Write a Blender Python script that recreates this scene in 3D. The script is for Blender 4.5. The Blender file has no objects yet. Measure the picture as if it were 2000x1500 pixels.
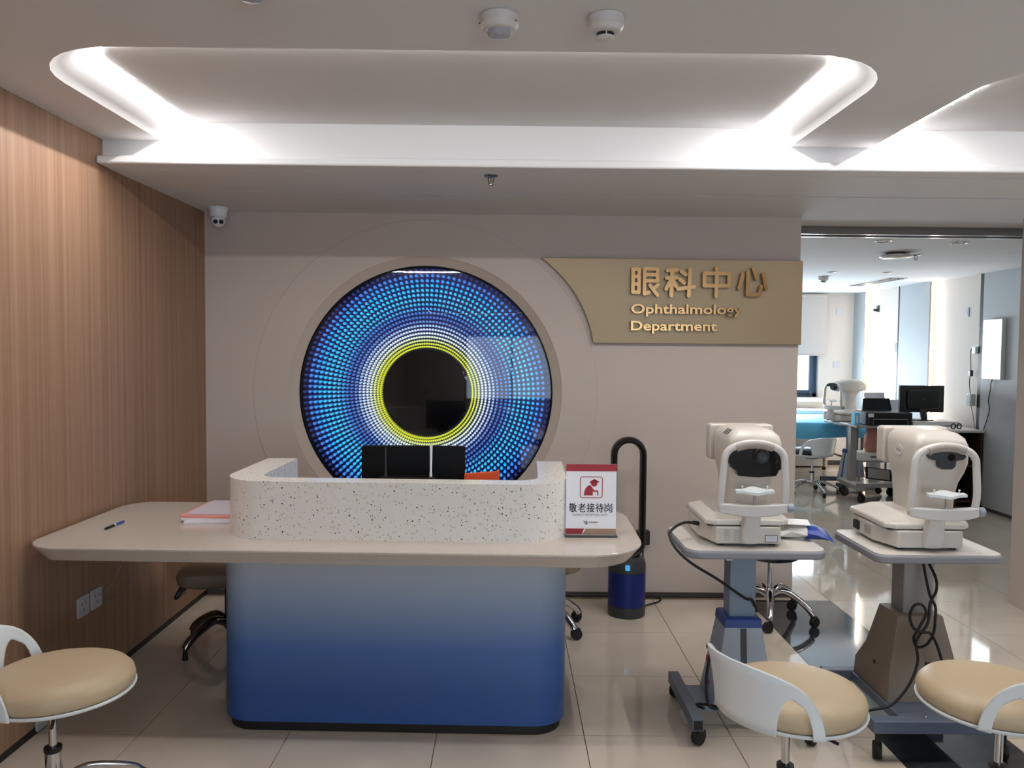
import bpy, math, random
from mathutils import Matrix, Vector
random.seed(7)
PI = math.pi
sc = bpy.context.scene
COL = sc.collection

# ------------------------------------------------------------------ camera, world, large lights, exposure
def srgb(r, g, b):
    f = lambda c: (c/255/12.92) if c/255 <= .04045 else ((c/255+.055)/1.055)**2.4
    return (f(r), f(g), f(b), 1)

cam_d = bpy.data.cameras.new('camera')
cam = bpy.data.objects.new('camera', cam_d); COL.objects.link(cam)
cam_d.sensor_width = 36; cam_d.lens = 1550/2000*36; cam_d.clip_start = .05
pit, yaw, rol = 0.0458865, 0.0060355, 0.0092054
fw = Vector((math.sin(yaw)*math.cos(pit), math.cos(yaw)*math.cos(pit), -math.sin(pit)))
rt = Vector((math.cos(yaw), -math.sin(yaw), 0)); up = rt.cross(fw)
r2 = math.cos(rol)*rt + math.sin(rol)*up; u2 = -math.sin(rol)*rt + math.cos(rol)*up
cam.matrix_world = Matrix(((r2.x, u2.x, -fw.x, 0), (r2.y, u2.y, -fw.y, 0), (r2.z, u2.z, -fw.z, 1.5), (0, 0, 0, 1)))
sc.camera = cam

w = bpy.data.worlds.new('world'); sc.world = w; w.use_nodes = True
w.node_tree.nodes['Background'].inputs[0].default_value = srgb(214, 228, 245)
w.node_tree.nodes['Background'].inputs[1].default_value = 2.6

def area(name, loc, rot, sx, sy, power, col):
    d = bpy.data.lights.new(name, 'AREA'); d.shape = 'RECTANGLE'; d.size = sx; d.size_y = sy
    d.energy = power; d.color = col
    o = bpy.data.objects.new(name, d); COL.objects.link(o); o.location = loc; o.rotation_euler = rot
    return o
# daylight through the window in the wall behind the photographer, and through the far room's window
area('daylight_entrance', (1.6, -3.42, 1.45), (PI/2, 0, 0), 3.6, 1.7, 19, (.62, .83, 1.0))
area('daylight_far', (3.2, 10.33, 1.15), (-PI/2, 0, 0), 1.7, .55, 46, (.80, .91, 1.0))

sc.view_settings.view_transform = 'Standard'; sc.view_settings.look = 'None'
sc.view_settings.gamma = 1; sc.view_settings.use_curve_mapping = False
sc.view_settings.exposure = 0.68
sc.cycles.use_denoising = True
sc.cycles.max_bounces = 8; sc.cycles.diffuse_bounces = 4; sc.cycles.glossy_bounces = 4
sc.cycles.adaptive_threshold = .02
sc.cycles.transparent_max_bounces = 10
sc.cycles.sample_clamp_indirect = 6
sc.cycles.caustics_reflective = False; sc.cycles.caustics_refractive = False

# ------------------------------------------------------------------ materials
M = {}
def mat(name, col, rough=.5, metal=0, spec=.5, noise=0, nscale=20, emit=None, estr=0, bump=0, bscale=200, coat=0):
    m = bpy.data.materials.new(name); m.use_nodes = True; nt = m.node_tree
    b = nt.nodes['Principled BSDF']
    c = srgb(*col)
    b.inputs['Base Color'].default_value = c
    b.inputs['Roughness'].default_value = rough; b.inputs['Metallic'].default_value = metal
    b.inputs['Specular IOR Level'].default_value = spec; b.inputs['Coat Weight'].default_value = coat
    tc = None
    if noise or bump:
        tc = nt.nodes.new('ShaderNodeTexCoord')
    if noise:
        n = nt.nodes.new('ShaderNodeTexNoise'); n.inputs['Scale'].default_value = nscale; n.inputs['Detail'].default_value = 4
        nt.links.new(tc.outputs['Object'], n.inputs['Vector'])
        mx = nt.nodes.new('ShaderNodeMix'); mx.data_type = 'RGBA'
        mx.inputs[6].default_value = tuple(x*(1-noise) for x in c[:3])+(1,)
        mx.inputs[7].default_value = tuple(min(1, x*(1+noise)) for x in c[:3])+(1,)
        nt.links.new(n.outputs['Fac'], mx.inputs[0]); nt.links.new(mx.outputs[2], b.inputs['Base Color'])
    if bump:
        n2 = nt.nodes.new('ShaderNodeTexNoise'); n2.inputs['Scale'].default_value = bscale
        nt.links.new(tc.outputs['Object'], n2.inputs['Vector'])
        bp = nt.nodes.new('ShaderNodeBump'); bp.inputs['Strength'].default_value = bump; bp.inputs['Distance'].default_value = .002
        nt.links.new(n2.outputs['Fac'], bp.inputs['Height']); nt.links.new(bp.outputs['Normal'], b.inputs['Normal'])
    if emit:
        b.inputs['Emission Color'].default_value = srgb(*emit); b.inputs['Emission Strength'].default_value = estr
    M[name] = m
    return m
def nodes(name):
    nt = M[name].node_tree
    return nt, nt.nodes['Principled BSDF'], nt.nodes.new('ShaderNodeTexCoord')
def ramp(nt, stops):
    r = nt.nodes.new('ShaderNodeValToRGB')
    while len(r.color_ramp.elements) < len(stops): r.color_ramp.elements.new(.5)
    for e, (p, c) in zip(r.color_ramp.elements, stops): e.position = p; e.color = c
    return r

mat('ceiling_paint', (219, 218, 219), .85, noise=.02, nscale=2)
mat('wall_paint', (196, 183, 174), .6, noise=.02, nscale=3)
mat('ring_paint', (192, 178, 166), .6)
mat('far_wall', (214, 206, 198), .8, noise=.02, nscale=3)
mat('far_grey', (178, 182, 184), .6, noise=.02, nscale=3)
mat('far_brown', (150, 126, 104), .6, noise=.05)
mat('dark_trim', (70, 62, 58), .5, noise=.05)
mat('black_trim', (22, 18, 17), .5, noise=.05)
mat('seam_trim', (196, 172, 150), .4, noise=.05)
mat('steel_track', (150, 150, 150), .14, 1, noise=.05)
mat('chrome', (205, 205, 208), .09, 1, noise=.02)
mat('dark_chrome', (120, 116, 112), .16, 1, noise=.03)
mat('gold', (158, 122, 82), .2, 1, noise=.03)
mat('gold_board', (150, 130, 100), .42, .35, noise=.03, nscale=8)
mat('white_plastic', (226, 232, 234), .3, noise=.01)
mat('device_shell', (206, 199, 190), .32, noise=.015, nscale=6)
mat('device_frame', (212, 208, 204), .28, noise=.01)
mat('pad_grey', (168, 158, 150), .5, noise=.02)
mat('black_gloss', (10, 10, 12), .12, noise=.02)
mat('black_plastic', (12, 12, 13), .42, noise=.05)
mat('black_rubber', (15, 15, 15), .6, noise=.08)
mat('monitor_black', (5, 5, 6), .5, spec=.2, noise=.05)
mat('charcoal', (48, 50, 54), .4, noise=.05)
mat('grey_knob', (150, 156, 166), .4, noise=.03)
mat('beige_leather', (190, 169, 138), .48, noise=.02, nscale=12, bump=.15, bscale=350)
mat('brown_leather', (128, 108, 92), .5, noise=.03, bump=.15)
mat('black_leather', (20, 26, 34), .35, noise=.05)
mat('table_top', (214, 208, 200), .35, noise=.015)
mat('table_edge', (138, 138, 146), .5, noise=.02)
mat('blue_grey_metal', (122, 138, 156), .42, noise=.02)
mat('slate_metal', (98, 108, 124), .4, noise=.02)
mat('pale_blue_panel', (168, 180, 194), .45, noise=.02)
mat('blue_collar', (44, 70, 140), .4, noise=.03)
mat('warm_grey_metal', (150, 146, 142), .42, noise=.02)
mat('tan_grey_metal', (140, 126, 112), .45, noise=.02)
mat('purifier_blue', (16, 34, 110), .4, .3, noise=.06, nscale=300)
mat('display_blue', (20, 60, 90), .3, emit=(90, 190, 255), estr=.4)
mat('paper', (224, 222, 228), .7, noise=.02)
mat('paper_pink', (226, 150, 140), .7, noise=.03)
mat('paper_mauve', (196, 188, 196), .7, noise=.02)
mat('orange_folder', (226, 84, 40), .6, noise=.04)
mat('print_red', (164, 34, 48), .5, noise=.03)
mat('print_tan', (180, 142, 116), .5, noise=.03)
mat('print_black', (26, 24, 34), .6, noise=.02)
mat('print_grey', (110, 104, 112), .6, noise=.02)
mat('print_brown', (150, 110, 90), .6, noise=.02)
mat('poster_white', (246, 246, 250), .3, noise=.01, coat=.6)
mat('print_faint', (168, 164, 160), .6, noise=.02)
mat('outlet', (196, 196, 200), .4, noise=.02)
mat('pack_blue', (28, 66, 156), .3, noise=.06, nscale=30)
mat('pack_white', (226, 222, 216), .35, noise=.04, nscale=30)
mat('blue_sheet', (104, 190, 226), .7, noise=.06, nscale=6)
mat('bed_vinyl', (150, 132, 116), .6, noise=.04)
mat('white_laminate', (226, 224, 220), .35, noise=.015)
mat('dark_wood', (62, 46, 38), .5, noise=.12, nscale=12)
mat('pink_bag', (190, 130, 118), .6, noise=.08)
mat('blind_fabric', (206, 196, 190), .85, noise=.03, nscale=60)
mat('window_frame', (58, 78, 98), .4, noise=.03)
mat('led_white', (255, 250, 240), .5, emit=(252, 249, 246), estr=150)
mat('led_front', (255, 250, 240), .5, emit=(252, 249, 246), estr=46)
mat('led_entrance', (255, 250, 240), .5, emit=(250, 249, 250), estr=14)  # glow of the added tray strip, fill light from out of view
mat('led_far', (255, 250, 240), .5, emit=(255, 244, 230), estr=30)
mat('lightbox', (250, 255, 255), .4, emit=(238, 250, 255), estr=2.6)
mat('lens_grey', (170, 168, 178), .15, noise=.25, nscale=25)
mat('tag_print', (70, 130, 120), .5, emit=(60, 130, 118), estr=.6)
mat('grout', (120, 108, 96), .8, noise=.05)
mat('laptop_grey', (170, 180, 192), .35, noise=.03)
mat('cord_grey', (150, 138, 130), .6, noise=.05)

# wood veneer with vertical grain
mat('wood_veneer', (168, 126, 98), .5, spec=.35)
nt, b, tc = nodes('wood_veneer')
mp = nt.nodes.new('ShaderNodeMapping'); mp.inputs['Scale'].default_value = (42, 42, .35)
n1 = nt.nodes.new('ShaderNodeTexNoise'); n1.inputs['Scale'].default_value = 1.0; n1.inputs['Detail'].default_value = 5
n2 = nt.nodes.new('ShaderNodeTexNoise'); n2.inputs['Scale'].default_value = 7; n2.inputs['Detail'].default_value = 2
mp2 = nt.nodes.new('ShaderNodeMapping'); mp2.inputs['Scale'].default_value = (30, 30, 1.2)
rp = ramp(nt, [(.3, srgb(140, 108, 86)), (.5, srgb(154, 121, 97)), (.72, srgb(168, 135, 110))])
ad = nt.nodes.new('ShaderNodeMath'); ad.operation = 'MULTIPLY_ADD'; ad.inputs[1].default_value = .25
sb = nt.nodes.new('ShaderNodeMath'); sb.operation = 'SUBTRACT'; sb.inputs[1].default_value = .5
nt.links.new(tc.outputs['Object'], mp.inputs[0]); nt.links.new(mp.outputs[0], n1.inputs['Vector'])
nt.links.new(tc.outputs['Object'], mp2.inputs[0]); nt.links.new(mp2.outputs[0], n2.inputs['Vector'])
nt.links.new(n2.outputs['Fac'], sb.inputs[0]); nt.links.new(sb.outputs[0], ad.inputs[0]); nt.links.new(n1.outputs['Fac'], ad.inputs[2])
nt.links.new(ad.outputs[0], rp.inputs[0]); nt.links.new(rp.outputs[0], b.inputs['Base Color'])

# polished floor tile and dark veined stone
mat('floor_tile', (220, 208, 194), .055, spec=.62)
nt, b, tc = nodes('floor_tile')
n1 = nt.nodes.new('ShaderNodeTexNoise'); n1.inputs['Scale'].default_value = 3; n1.inputs['Detail'].default_value = 6
rp = ramp(nt, [(.35, srgb(206, 193, 176)), (.7, srgb(217, 205, 189))])
oi = nt.nodes.new('ShaderNodeObjectInfo')
va = nt.nodes.new('ShaderNodeVectorMath'); va.operation = 'ADD'
nt.links.new(tc.outputs['Object'], va.inputs[0]); nt.links.new(oi.outputs['Location'], va.inputs[1])
nt.links.new(va.outputs[0], n1.inputs['Vector']); nt.links.new(n1.outputs['Fac'], rp.inputs[0]); nt.links.new(rp.outputs[0], b.inputs['Base Color'])
mat('dark_stone', (44, 48, 54), .06, spec=.62)
nt, b, tc = nodes('dark_stone')
n1 = nt.nodes.new('ShaderNodeTexNoise'); n1.inputs['Scale'].default_value = 2.2; n1.inputs['Detail'].default_value = 9; n1.inputs['Distortion'].default_value = 1.6
mp = nt.nodes.new('ShaderNodeMapping'); mp.inputs['Scale'].default_value = (1, 2.4, 1)
rp = ramp(nt, [(.3, srgb(24, 27, 33)), (.52, srgb(44, 48, 54)), (.6, srgb(58, 62, 66)), (.66, srgb(40, 43, 48)), (.9, srgb(78, 78, 76))])
nt.links.new(tc.outputs['Object'], mp.inputs[0]); nt.links.new(mp.outputs[0], n1.inputs['Vector'])
nt.links.new(n1.outputs['Fac'], rp.inputs[0]); nt.links.new(rp.outputs[0], b.inputs['Base Color'])

# terrazzo with dark chips, and the fine quartz of the desk top
def chips(name, base, layers, rough):
    mat(name, base, rough, spec=.5)
    nt, b, tc = nodes(name); cur = None
    for scale, thr, col, seed in layers:
        v = nt.nodes.new('ShaderNodeTexVoronoi'); v.inputs['Scale'].default_value = scale
        mp = nt.nodes.new('ShaderNodeMapping'); mp.inputs['Location'].default_value = (seed, seed*2.3, seed*.7)
        nt.links.new(tc.outputs['Object'], mp.inputs[0]); nt.links.new(mp.outputs[0], v.inputs['Vector'])
        sx = nt.nodes.new('ShaderNodeSeparateColor'); nt.links.new(v.outputs['Color'], sx.inputs[0])
        ml = nt.nodes.new('ShaderNodeMath'); ml.operation = 'MULTIPLY'; ml.inputs[1].default_value = thr
        nt.links.new(sx.outputs[0], ml.inputs[0])
        pw = nt.nodes.new('ShaderNodeMath'); pw.operation = 'LESS_THAN'
        nt.links.new(v.outputs['Distance'], pw.inputs[0]); nt.links.new(ml.outputs[0], pw.inputs[1])
        mx = nt.nodes.new('ShaderNodeMix'); mx.data_type = 'RGBA'; mx.inputs[7].default_value = srgb(*col)
        if cur: nt.links.new(cur, mx.inputs[6])
        else: mx.inputs[6].default_value = srgb(*base)
        nt.links.new(pw.outputs[0], mx.inputs[0]); cur = mx.outputs[2]
    nt.links.new(cur, b.inputs['Base Color'])
chips('terrazzo', (230, 225, 219), [(46, .30, (216, 205, 193), 3.1), (70, .21, (140, 132, 126), 8.3), (58, .19, (64, 56, 52), 1.7), (100, .2, (104, 96, 90), 5.2)], .22)
chips('quartz', (192, 182, 172), [(260, .4, (170, 160, 150), 2.2), (330, .35, (210, 201, 191), 4.4)], .16)

# desk front with the printed white-to-blue gradient (by height)
mat('blue_gradient', (80, 110, 170), .38, noise=0)
nt, b, tc = nodes('blue_gradient')
sx = nt.nodes.new('ShaderNodeSeparateXYZ'); nt.links.new(tc.outputs['Object'], sx.inputs[0])
dv = nt.nodes.new('ShaderNodeMath'); dv.operation = 'DIVIDE'; dv.inputs[1].default_value = .72; nt.links.new(sx.outputs[2], dv.inputs[0])
rp = ramp(nt, [(.0, srgb(38, 80, 146)), (.22, srgb(38, 78, 142)), (.47, srgb(64, 102, 160)), (.72, srgb(132, 150, 176)), (.95, srgb(170, 178, 184))])
nt.links.new(dv.outputs[0], rp.inputs[0]); nt.links.new(rp.outputs[0], b.inputs['Base Color'])

# clear thin glass (reflects by Fresnel, lets the rest through)
def glass(name, tint=(1, 1, 1), refl=1.0):
    m = bpy.data.materials.new(name); m.use_nodes = True; nt = m.node_tree; nt.nodes.clear()
    o = nt.nodes.new('ShaderNodeOutputMaterial'); t = nt.nodes.new('ShaderNodeBsdfTransparent'); g = nt.nodes.new('ShaderNodeBsdfGlossy')
    t.inputs[0].default_value = (*tint, 1); g.inputs['Roughness'].default_value = .015
    f = nt.nodes.new('ShaderNodeFresnel'); f.inputs[0].default_value = 1.5
    mx = nt.nodes.new('ShaderNodeMixShader')
    nt.links.new(f.outputs[0], mx.inputs[0]); nt.links.new(t.outputs[0], mx.inputs[1]); nt.links.new(g.outputs[0], mx.inputs[2]); nt.links.new(mx.outputs[0], o.inputs[0])
    M[name] = m
glass('clear_glass'); glass('acrylic', (.97, .97, .98))

# LED dot colours come from a colour attribute of the lit rods themselves
m = bpy.data.materials.new('led_dots'); m.use_nodes = True; nt = m.node_tree; nt.nodes.clear()
o = nt.nodes.new('ShaderNodeOutputMaterial'); e = nt.nodes.new('ShaderNodeEmission'); a = nt.nodes.new('ShaderNodeAttribute'); a.attribute_name = 'col'
nt.links.new(a.outputs['Color'], e.inputs[0]); nt.links.new(e.outputs[0], o.inputs[0]); e.inputs[1].default_value = .66
M['led_dots'] = m
m.cycles.emission_sampling = 'NONE'      # many faint dots: found by bounced rays, not worth aiming at one by one
mat('navy_plate', (10, 26, 112), .4, noise=.1)

# ------------------------------------------------------------------ mesh helpers
class MB:
    def __init__(s): s.v = []; s.f = []; s.c = None
    def add(s, vs, fs):
        n = len(s.v); s.v += [tuple(p) for p in vs]; s.f += [tuple(i+n for i in f) for f in fs]; return s
    def merge(s, o, mtx=None):
        return s.add([mtx @ Vector(p) for p in o.v] if mtx else o.v, o.f)
    def box(s, x0, x1, y0, y1, z0, z1):
        return s.add([(x0,y0,z0),(x1,y0,z0),(x1,y1,z0),(x0,y1,z0),(x0,y0,z1),(x1,y0,z1),(x1,y1,z1),(x0,y1,z1)],
                     [(0,3,2,1),(4,5,6,7),(0,1,5,4),(1,2,6,5),(2,3,7,6),(3,0,4,7)])
    def loft(s, loops, cap0=True, cap1=True, close=False):
        n = len(loops[0]); vs = [p for l in loops for p in l]; fs = []
        m = len(loops)
        for k in range(m if close else m-1):
            a, b2 = k*n, ((k+1) % m)*n
            for i in range(n): j = (i+1) % n; fs.append((a+i, a+j, b2+j, b2+i))
        if not close:
            if cap0: fs.append(tuple(reversed(range(n))))
            if cap1: fs.append(tuple(range((m-1)*n, m*n)))
        return s.add(vs, fs)
    def prism(s, poly, z0, z1, axis='z'):
        if axis == 'z': l = [[(x, y, z) for x, y in poly] for z in (z0, z1)]
        elif axis == 'y': l = [[(x, z, y) for x, y in poly] for z in (z1, z0)]
        else: l = [[(z, x, y) for x, y in poly] for z in (z0, z1)]
        return s.loft(l)
    def lathe(s, prof, n=24, c=(0, 0, 0), mtx=None, cap=True):
        loops = [[(c[0]+r*math.cos(2*PI*i/n), c[1]+r*math.sin(2*PI*i/n), c[2]+z) for i in range(n)] for r, z in prof]
        t = MB().loft(loops, cap, cap)
        return s.merge(t, mtx)
    def tube(s, path, r, n=8, caps=True, close=False):
        P = [Vector(p) for p in path]; m = len(P); loops = []
        nrm = None
        for k in range(m):
            if close: d = P[(k+1) % m]-P[k-1]
            else: d = P[min(k+1, m-1)]-P[max(k-1, 0)]
            d.normalize()
            if nrm is None:
                nrm = d.orthogonal().normalized()
            else:
                nrm = (nrm-d*nrm.dot(d)).normalized()
            bn = d.cross(nrm); rr = r[k] if isinstance(r, (list, tuple)) else r
            loops.append([P[k]+(nrm*math.cos(2*PI*i/n)+bn*math.sin(2*PI*i/n))*rr for i in range(n)])
        return s.loft(loops, caps, caps, close)
    def cyl(s, p, q, r, n=16): return s.tube([p, q], r, n)
    def ell(s, c, rx, ry, rz, n=16, m=10):
        prof = [(max(1e-4, math.sin(PI*k/m)), -math.cos(PI*k/m)) for k in range(m+1)]
        loops = [[(c[0]+rx*r*math.cos(2*PI*i/n), c[1]+ry*r*math.sin(2*PI*i/n), c[2]+rz*z) for i in range(n)] for r, z in prof]
        return s.loft(loops)
    def build(s, name, mt, parent=None, smooth=35, bevel=0, loc=None, seg=2):
        me = bpy.data.meshes.new(name); me.from_pydata(s.v, [], s.f); me.update()
        o = bpy.data.objects.new(name, me); COL.objects.link(o)
        for x in (mt if isinstance(mt, (list, tuple)) else [mt]): me.materials.append(M[x])
        if parent: o.parent = parent
        if loc: o.location = loc
        if smooth:
            me.shade_smooth(); me.set_sharp_from_angle(angle=math.radians(smooth))
        if bevel:
            b = o.modifiers.new('bevel', 'BEVEL'); b.width = bevel; b.segments = seg; b.limit_method = 'ANGLE'; b.angle_limit = math.radians(40)
        return o
def rr(w, d, r, cx=0, cy=0, n=5):
    rs = r if isinstance(r, (list, tuple)) else (r, r, r, r)      # corners: +x+y, -x+y, -x-y, +x-y
    out = []
    for q, (sx, sy) in enumerate(((1, 1), (-1, 1), (-1, -1), (1, -1))):
        ra = rs[q]; ox, oy = cx+sx*(w/2-ra), cy+sy*(d/2-ra)
        for k in range(n+1):
            a = PI/2*q+PI/2*k/n; out.append((ox+ra*math.cos(a), oy+ra*math.sin(a)))
    return out
def spline(pts, n=8, close=False):
    P = [Vector(p) for p in pts]; out = []; m = len(P)
    for i in range(m if close else m-1):
        g = (lambda k: P[k % m]) if close else (lambda k: P[max(0, min(m-1, k))])
        p0, p1, p2, p3 = g(i-1), g(i), g(i+1), g(i+2)
        for k in range(n):
            t = k/n
            out.append(.5*((2*p1)+(p2-p0)*t+(2*p0-5*p1+4*p2-p3)*t*t+(3*p1-p0-3*p2+p3)*t**3))
    if not close: out.append(P[-1])
    return out
def T(x=0, y=0, z=0, rz=0, rx=0, ry=0, s=1):
    return Matrix.Translation((x, y, z)) @ Matrix.Rotation(rz, 4, 'Z') @ Matrix.Rotation(ry, 4, 'Y') @ Matrix.Rotation(rx, 4, 'X') @ Matrix.Scale(s, 4)
def tag(o, label, cat, group=None):
    o['label'] = label; o['category'] = cat
    if group: o['group'] = group
    return o
def thing(name, label, cat, loc=(0, 0, 0), rz=0, group=None):
    o = bpy.data.objects.new(name, None); COL.objects.link(o); o.empty_display_size = .05
    o.location = loc; o.rotation_euler = (0, 0, rz)
    return tag(o, label, cat, group)
def struct(o): o['kind'] = 'structure'; return o
def stuff(o): o['kind'] = 'stuff'; return o
def dup(root, loc, rz=0, label=None):
    def cp(o, par):
        c = o.copy(); COL.objects.link(c); c.parent = par
        for ch in o.children: cp(ch, c)
        return c
    r = cp(root, None); r.location = loc; r.rotation_euler = (0, 0, rz)
    if label: r['label'] = label
    return r
def text_mb(s, size, offset=0, depth=0):
    cu = bpy.data.curves.new('glyphs', 'FONT'); cu.body = s; cu.size = size; cu.offset = offset; cu.extrude = depth; cu.resolution_u = 3
    o = bpy.data.objects.new('glyphs', cu); COL.objects.link(o)
    dg = bpy.context.evaluated_depsgraph_get()
    me = bpy.data.meshes.new_from_object(o.evaluated_get(dg))
    mb = MB(); mb.v = [tuple(v.co) for v in me.vertices]; mb.f = [tuple(p.vertices) for p in me.polygons]
    bpy.data.objects.remove(o); bpy.data.curves.remove(cu); bpy.data.meshes.remove(me)
    return mb
def fit(mb, x0, x1, z0, z1, y, depth_axis=True):
    """lay glyphs (drawn in xy) into the vertical plane, filling x0..x1 / z0..z1; extruded part goes along y"""
    xs = [p[0] for p in mb.v]; ys = [p[1] for p in mb.v]
    ax, bx, ay, by = min(xs), max(xs), min(ys), max(ys)
    mb.v = [(x0+(p[0]-ax)/(bx-ax)*(x1-x0), y-p[2], z0+(p[1]-ay)/(by-ay)*(z1-z0)) for p in mb.v]
    return mb
def islands(mb):
    par = list(range(len(mb.v)))
    def find(i):
        while par[i] != i: par[i] = par[par[i]]; i = par[i]
        return i
    # weld coincident points so front, side and back of one glyph stay together
    seen = {}
    for i, p in enumerate(mb.v):
        k = tuple(round(c, 5) for c in p)
        if k in seen: par[find(i)] = find(seen[k])
        else: seen[k] = i
    for f in mb.f:
        for i in f[1:]: par[find(i)] = find(f[0])
    groups = {}
    for f in mb.f: groups.setdefault(find(f[0]), []).append(f)
    out = []
    for fs in groups.values():
        ids = sorted({i for f in fs for i in f}); mp = {i: k for k, i in enumerate(ids)}
        m2 = MB(); m2.v = [mb.v[i] for i in ids]; m2.f = [tuple(mp[i] for i in f) for f in fs]; out.append(m2)
    return sorted(out, key=lambda m: min(p[0] for p in m.v))
def cyl_y(x, y0, y1, z, r, n=20): return MB().cyl((x, y0, z), (x, y1, z), r, n)

# ------------------------------------------------------------------ the setting
XL, YB, ZS, ZC = -1.8, 4.746, 2.286, 2.403
XE, XP, XM = 1.74, 3.04, 5.2            # end of back wall, pier, far side of the hall
YF = 10.42; XR = 4.56; ZF = 2.25        # far room
YN = -3.5

floor = struct(MB().box(XL-.1, XM, YN, YF+.1, -.08, -.006).build('floor', 'grout'))
tile_mesh = {}
def tile(x0, x1, y0, y1, mt, name):
    wx, wy = round(x1-x0-.003, 3), round(y1-y0-.003, 3)
    k = (wx, wy, mt)
    if k not in tile_mesh:
        o = MB().box(-wx/2, wx/2, -wy/2, wy/2, -.006, 0).build(name, mt, floor, smooth=0); tile_mesh[k] = o.data
    else:
        o = bpy.data.objects.new(name, tile_mesh[k]); COL.objects.link(o); o.parent = floor
    o.location = ((x0+x1)/2, (y0+y1)/2, 0)
xs = [XL]+[-1.404+.5714*k for k in range(6)]
xs2 = [1.95]+[1.95+.572*k for k in range(1, 6)]+[XM]
ys = [4.13+.56*k for k in range(-5, 12)]
for j in range(len(ys)-1):
    y0, y1 = ys[j], min(ys[j+1], YF)
    if y0 >= YF: continue
    if y0 < 4.6:
        for i in range(6): tile(xs[i], xs[i+1], y0, y1, 'floor_tile', 'floor_tile')
    else:
        tile(1.453, 1.95, y0, y1, 'floor_tile', 'floor_tile')
    for i in range(len(xs2)-1):
        if y0 > 4.6 and xs2[i] > XR: continue
        tile(xs2[i], xs2[i+1], y0, y1, 'floor_tile', 'floor_tile')
for y0, y1 in ((1.33, 2.45), (2.45, 3.57), (3.57, 4.69)): tile(1.453, 1.95, y0, y1, 'dark_stone', 'dark_stone_slab')
MB().box(XL, XM, YN, 1.327, -.006, 0).build('floor_slab', 'floor_tile', floor)

# --- ceiling with two recessed trays that open onto the lit beam
YT, YBM, RT = 2.465, 3.565, .34
def upath(x0, x1, d, z, n=8):
    r = RT-d; a, b_ = x0+d, x1-d; yf = YT+d; pts = [(a, YBM, z), (a, (YBM+yf+r)/2, z)]
    for k in range(n+1):
        t = PI+PI/2*k/n; pts.append((a+r+r*math.cos(t), yf+r+r*math.sin(t), z))
    for k in range(n+1):
        t = -PI/2+PI/2*k/n; pts.append((b_-r+r*math.cos(t), yf+r+r*math.sin(t), z))
    pts += [(b_, (YBM+yf+r)/2, z), (b_, YBM, z)]
    return pts
trays = ((-1.545, 1.248), (1.605, 4.4))
outline = [(XL, YN), (XM, YN), (XM, YBM)]
for x0, x1 in reversed(trays): outline += [(p[0], p[1]) for p in reversed(upath(x0, x1, 0, 0))]
outline += [(XL, YBM)]
from mathutils.geometry import tessellate_polygon
rear = (3.6, 1.15, .34, .7, -.2)          # third, closed tray: unseen, added so its strip brightens the hall
def rloop(d, z): return [(x, y, z) for x, y in rr(rear[0]-2*d, rear[1]-2*d, rear[2]-d, rear[3], rear[4], 8)]
hole = [(x, y) for x, y, z in rloop(0, 0)]
tris = tessellate_polygon([[Vector((x, y, 0)) for x, y in outline], [Vector((x, y, 0)) for x, y in reversed(hole)]])
cm = MB(); cm.add([(x, y, ZC) for x, y in outline+hole[::-1]], [tuple(t) for t in tris])
ceiling = struct(cm.build('ceiling', 'ceiling_paint', smooth=0))
MB().box(XL-.1, XM+.1, YN-.1, 5.3, 2.52, 2.6).build('ceiling_slab', 'ceiling_paint', ceiling)
for x0, x1 in trays:
    prof = [(0, ZC), (.002, ZC+.002), (.03, ZC+.0175), (.07, ZC+.0425), (.108, ZC+.0665), (.126, ZC+.0775), (.130, ZC+.0785)]
    rows = [upath(x0, x1, d, z) for d, z in prof]; n = len(rows[0])
    mb = MB(); mb.add([p for r in rows for p in r], [(k*n+i, k*n+i+1, (k+1)*n+i+1, (k+1)*n+i) for k in range(len(rows)-1) for i in range(n-1)])
    mb.build('tray_cove', 'ceiling_paint', ceiling, smooth=60)
    MB().box(x0-.05, x1+.05, YT-.05, YBM+.02, 2.481, 2.5).build('tray_panel', 'ceiling_paint', ceiling)
MB().loft([rloop(d, z) for d, z in prof], False, False).build('tray_cove', 'ceiling_paint', ceiling, smooth=60)
MB().box(-1.2, 2.6, -.85, .45, 2.481, 2.5).build('tray_panel', 'ceiling_paint', ceiling)
# beam with ledge and two-piece soffit (a shadow groove runs between the pieces)
MB().box(XL, XM, YBM, YBM+.12, ZS+.02, 2.5).build('beam_face', 'ceiling_paint', ceiling)
MB().box(XL, XM, 3.505, YBM+.06, ZS, ZS+.036).build('beam_ledge', 'ceiling_paint', ceiling, bevel=.008)
MB().box(XL, XM, YBM+.06, 4.09, ZS, ZS+.02).build('soffit_panel', 'ceiling_paint', ceiling)
MB().box(XL, XM, 4.112, YB+.33, ZS, ZS+.02).build('soffit_panel', 'ceiling_paint', ceiling)
MB().box(XL, XM, 4.07, 4.13, ZS+.014, ZS+.03).build('soffit_groove', 'black_trim', ceiling)

# --- walls of the hall
wl = struct(MB().box(XL-.12, XL-.012, YN, YB+.3, 0, ZC+.1).build('wall_left', 'dark_trim'))
for y0, y1 in ((YN, -1.02), (-1.02, .2), (.2, 1.42), (1.42, 2.66), (2.66, 3.903), (3.907, YB)):
    MB().box(XL-.012, XL, y0+.0005, y1-.0005, .028, ZC+.05).build('wood_panel', 'wood_veneer', wl)
MB().box(XL-.011, XL-.003, 3.903, 3.907, .028, ZC).build('panel_seam', 'seam_trim', wl)
struct(MB().box(XL-.012, XL+.002, YN, YB, 0, .028).build('baseboard_left', 'black_trim'))

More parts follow.
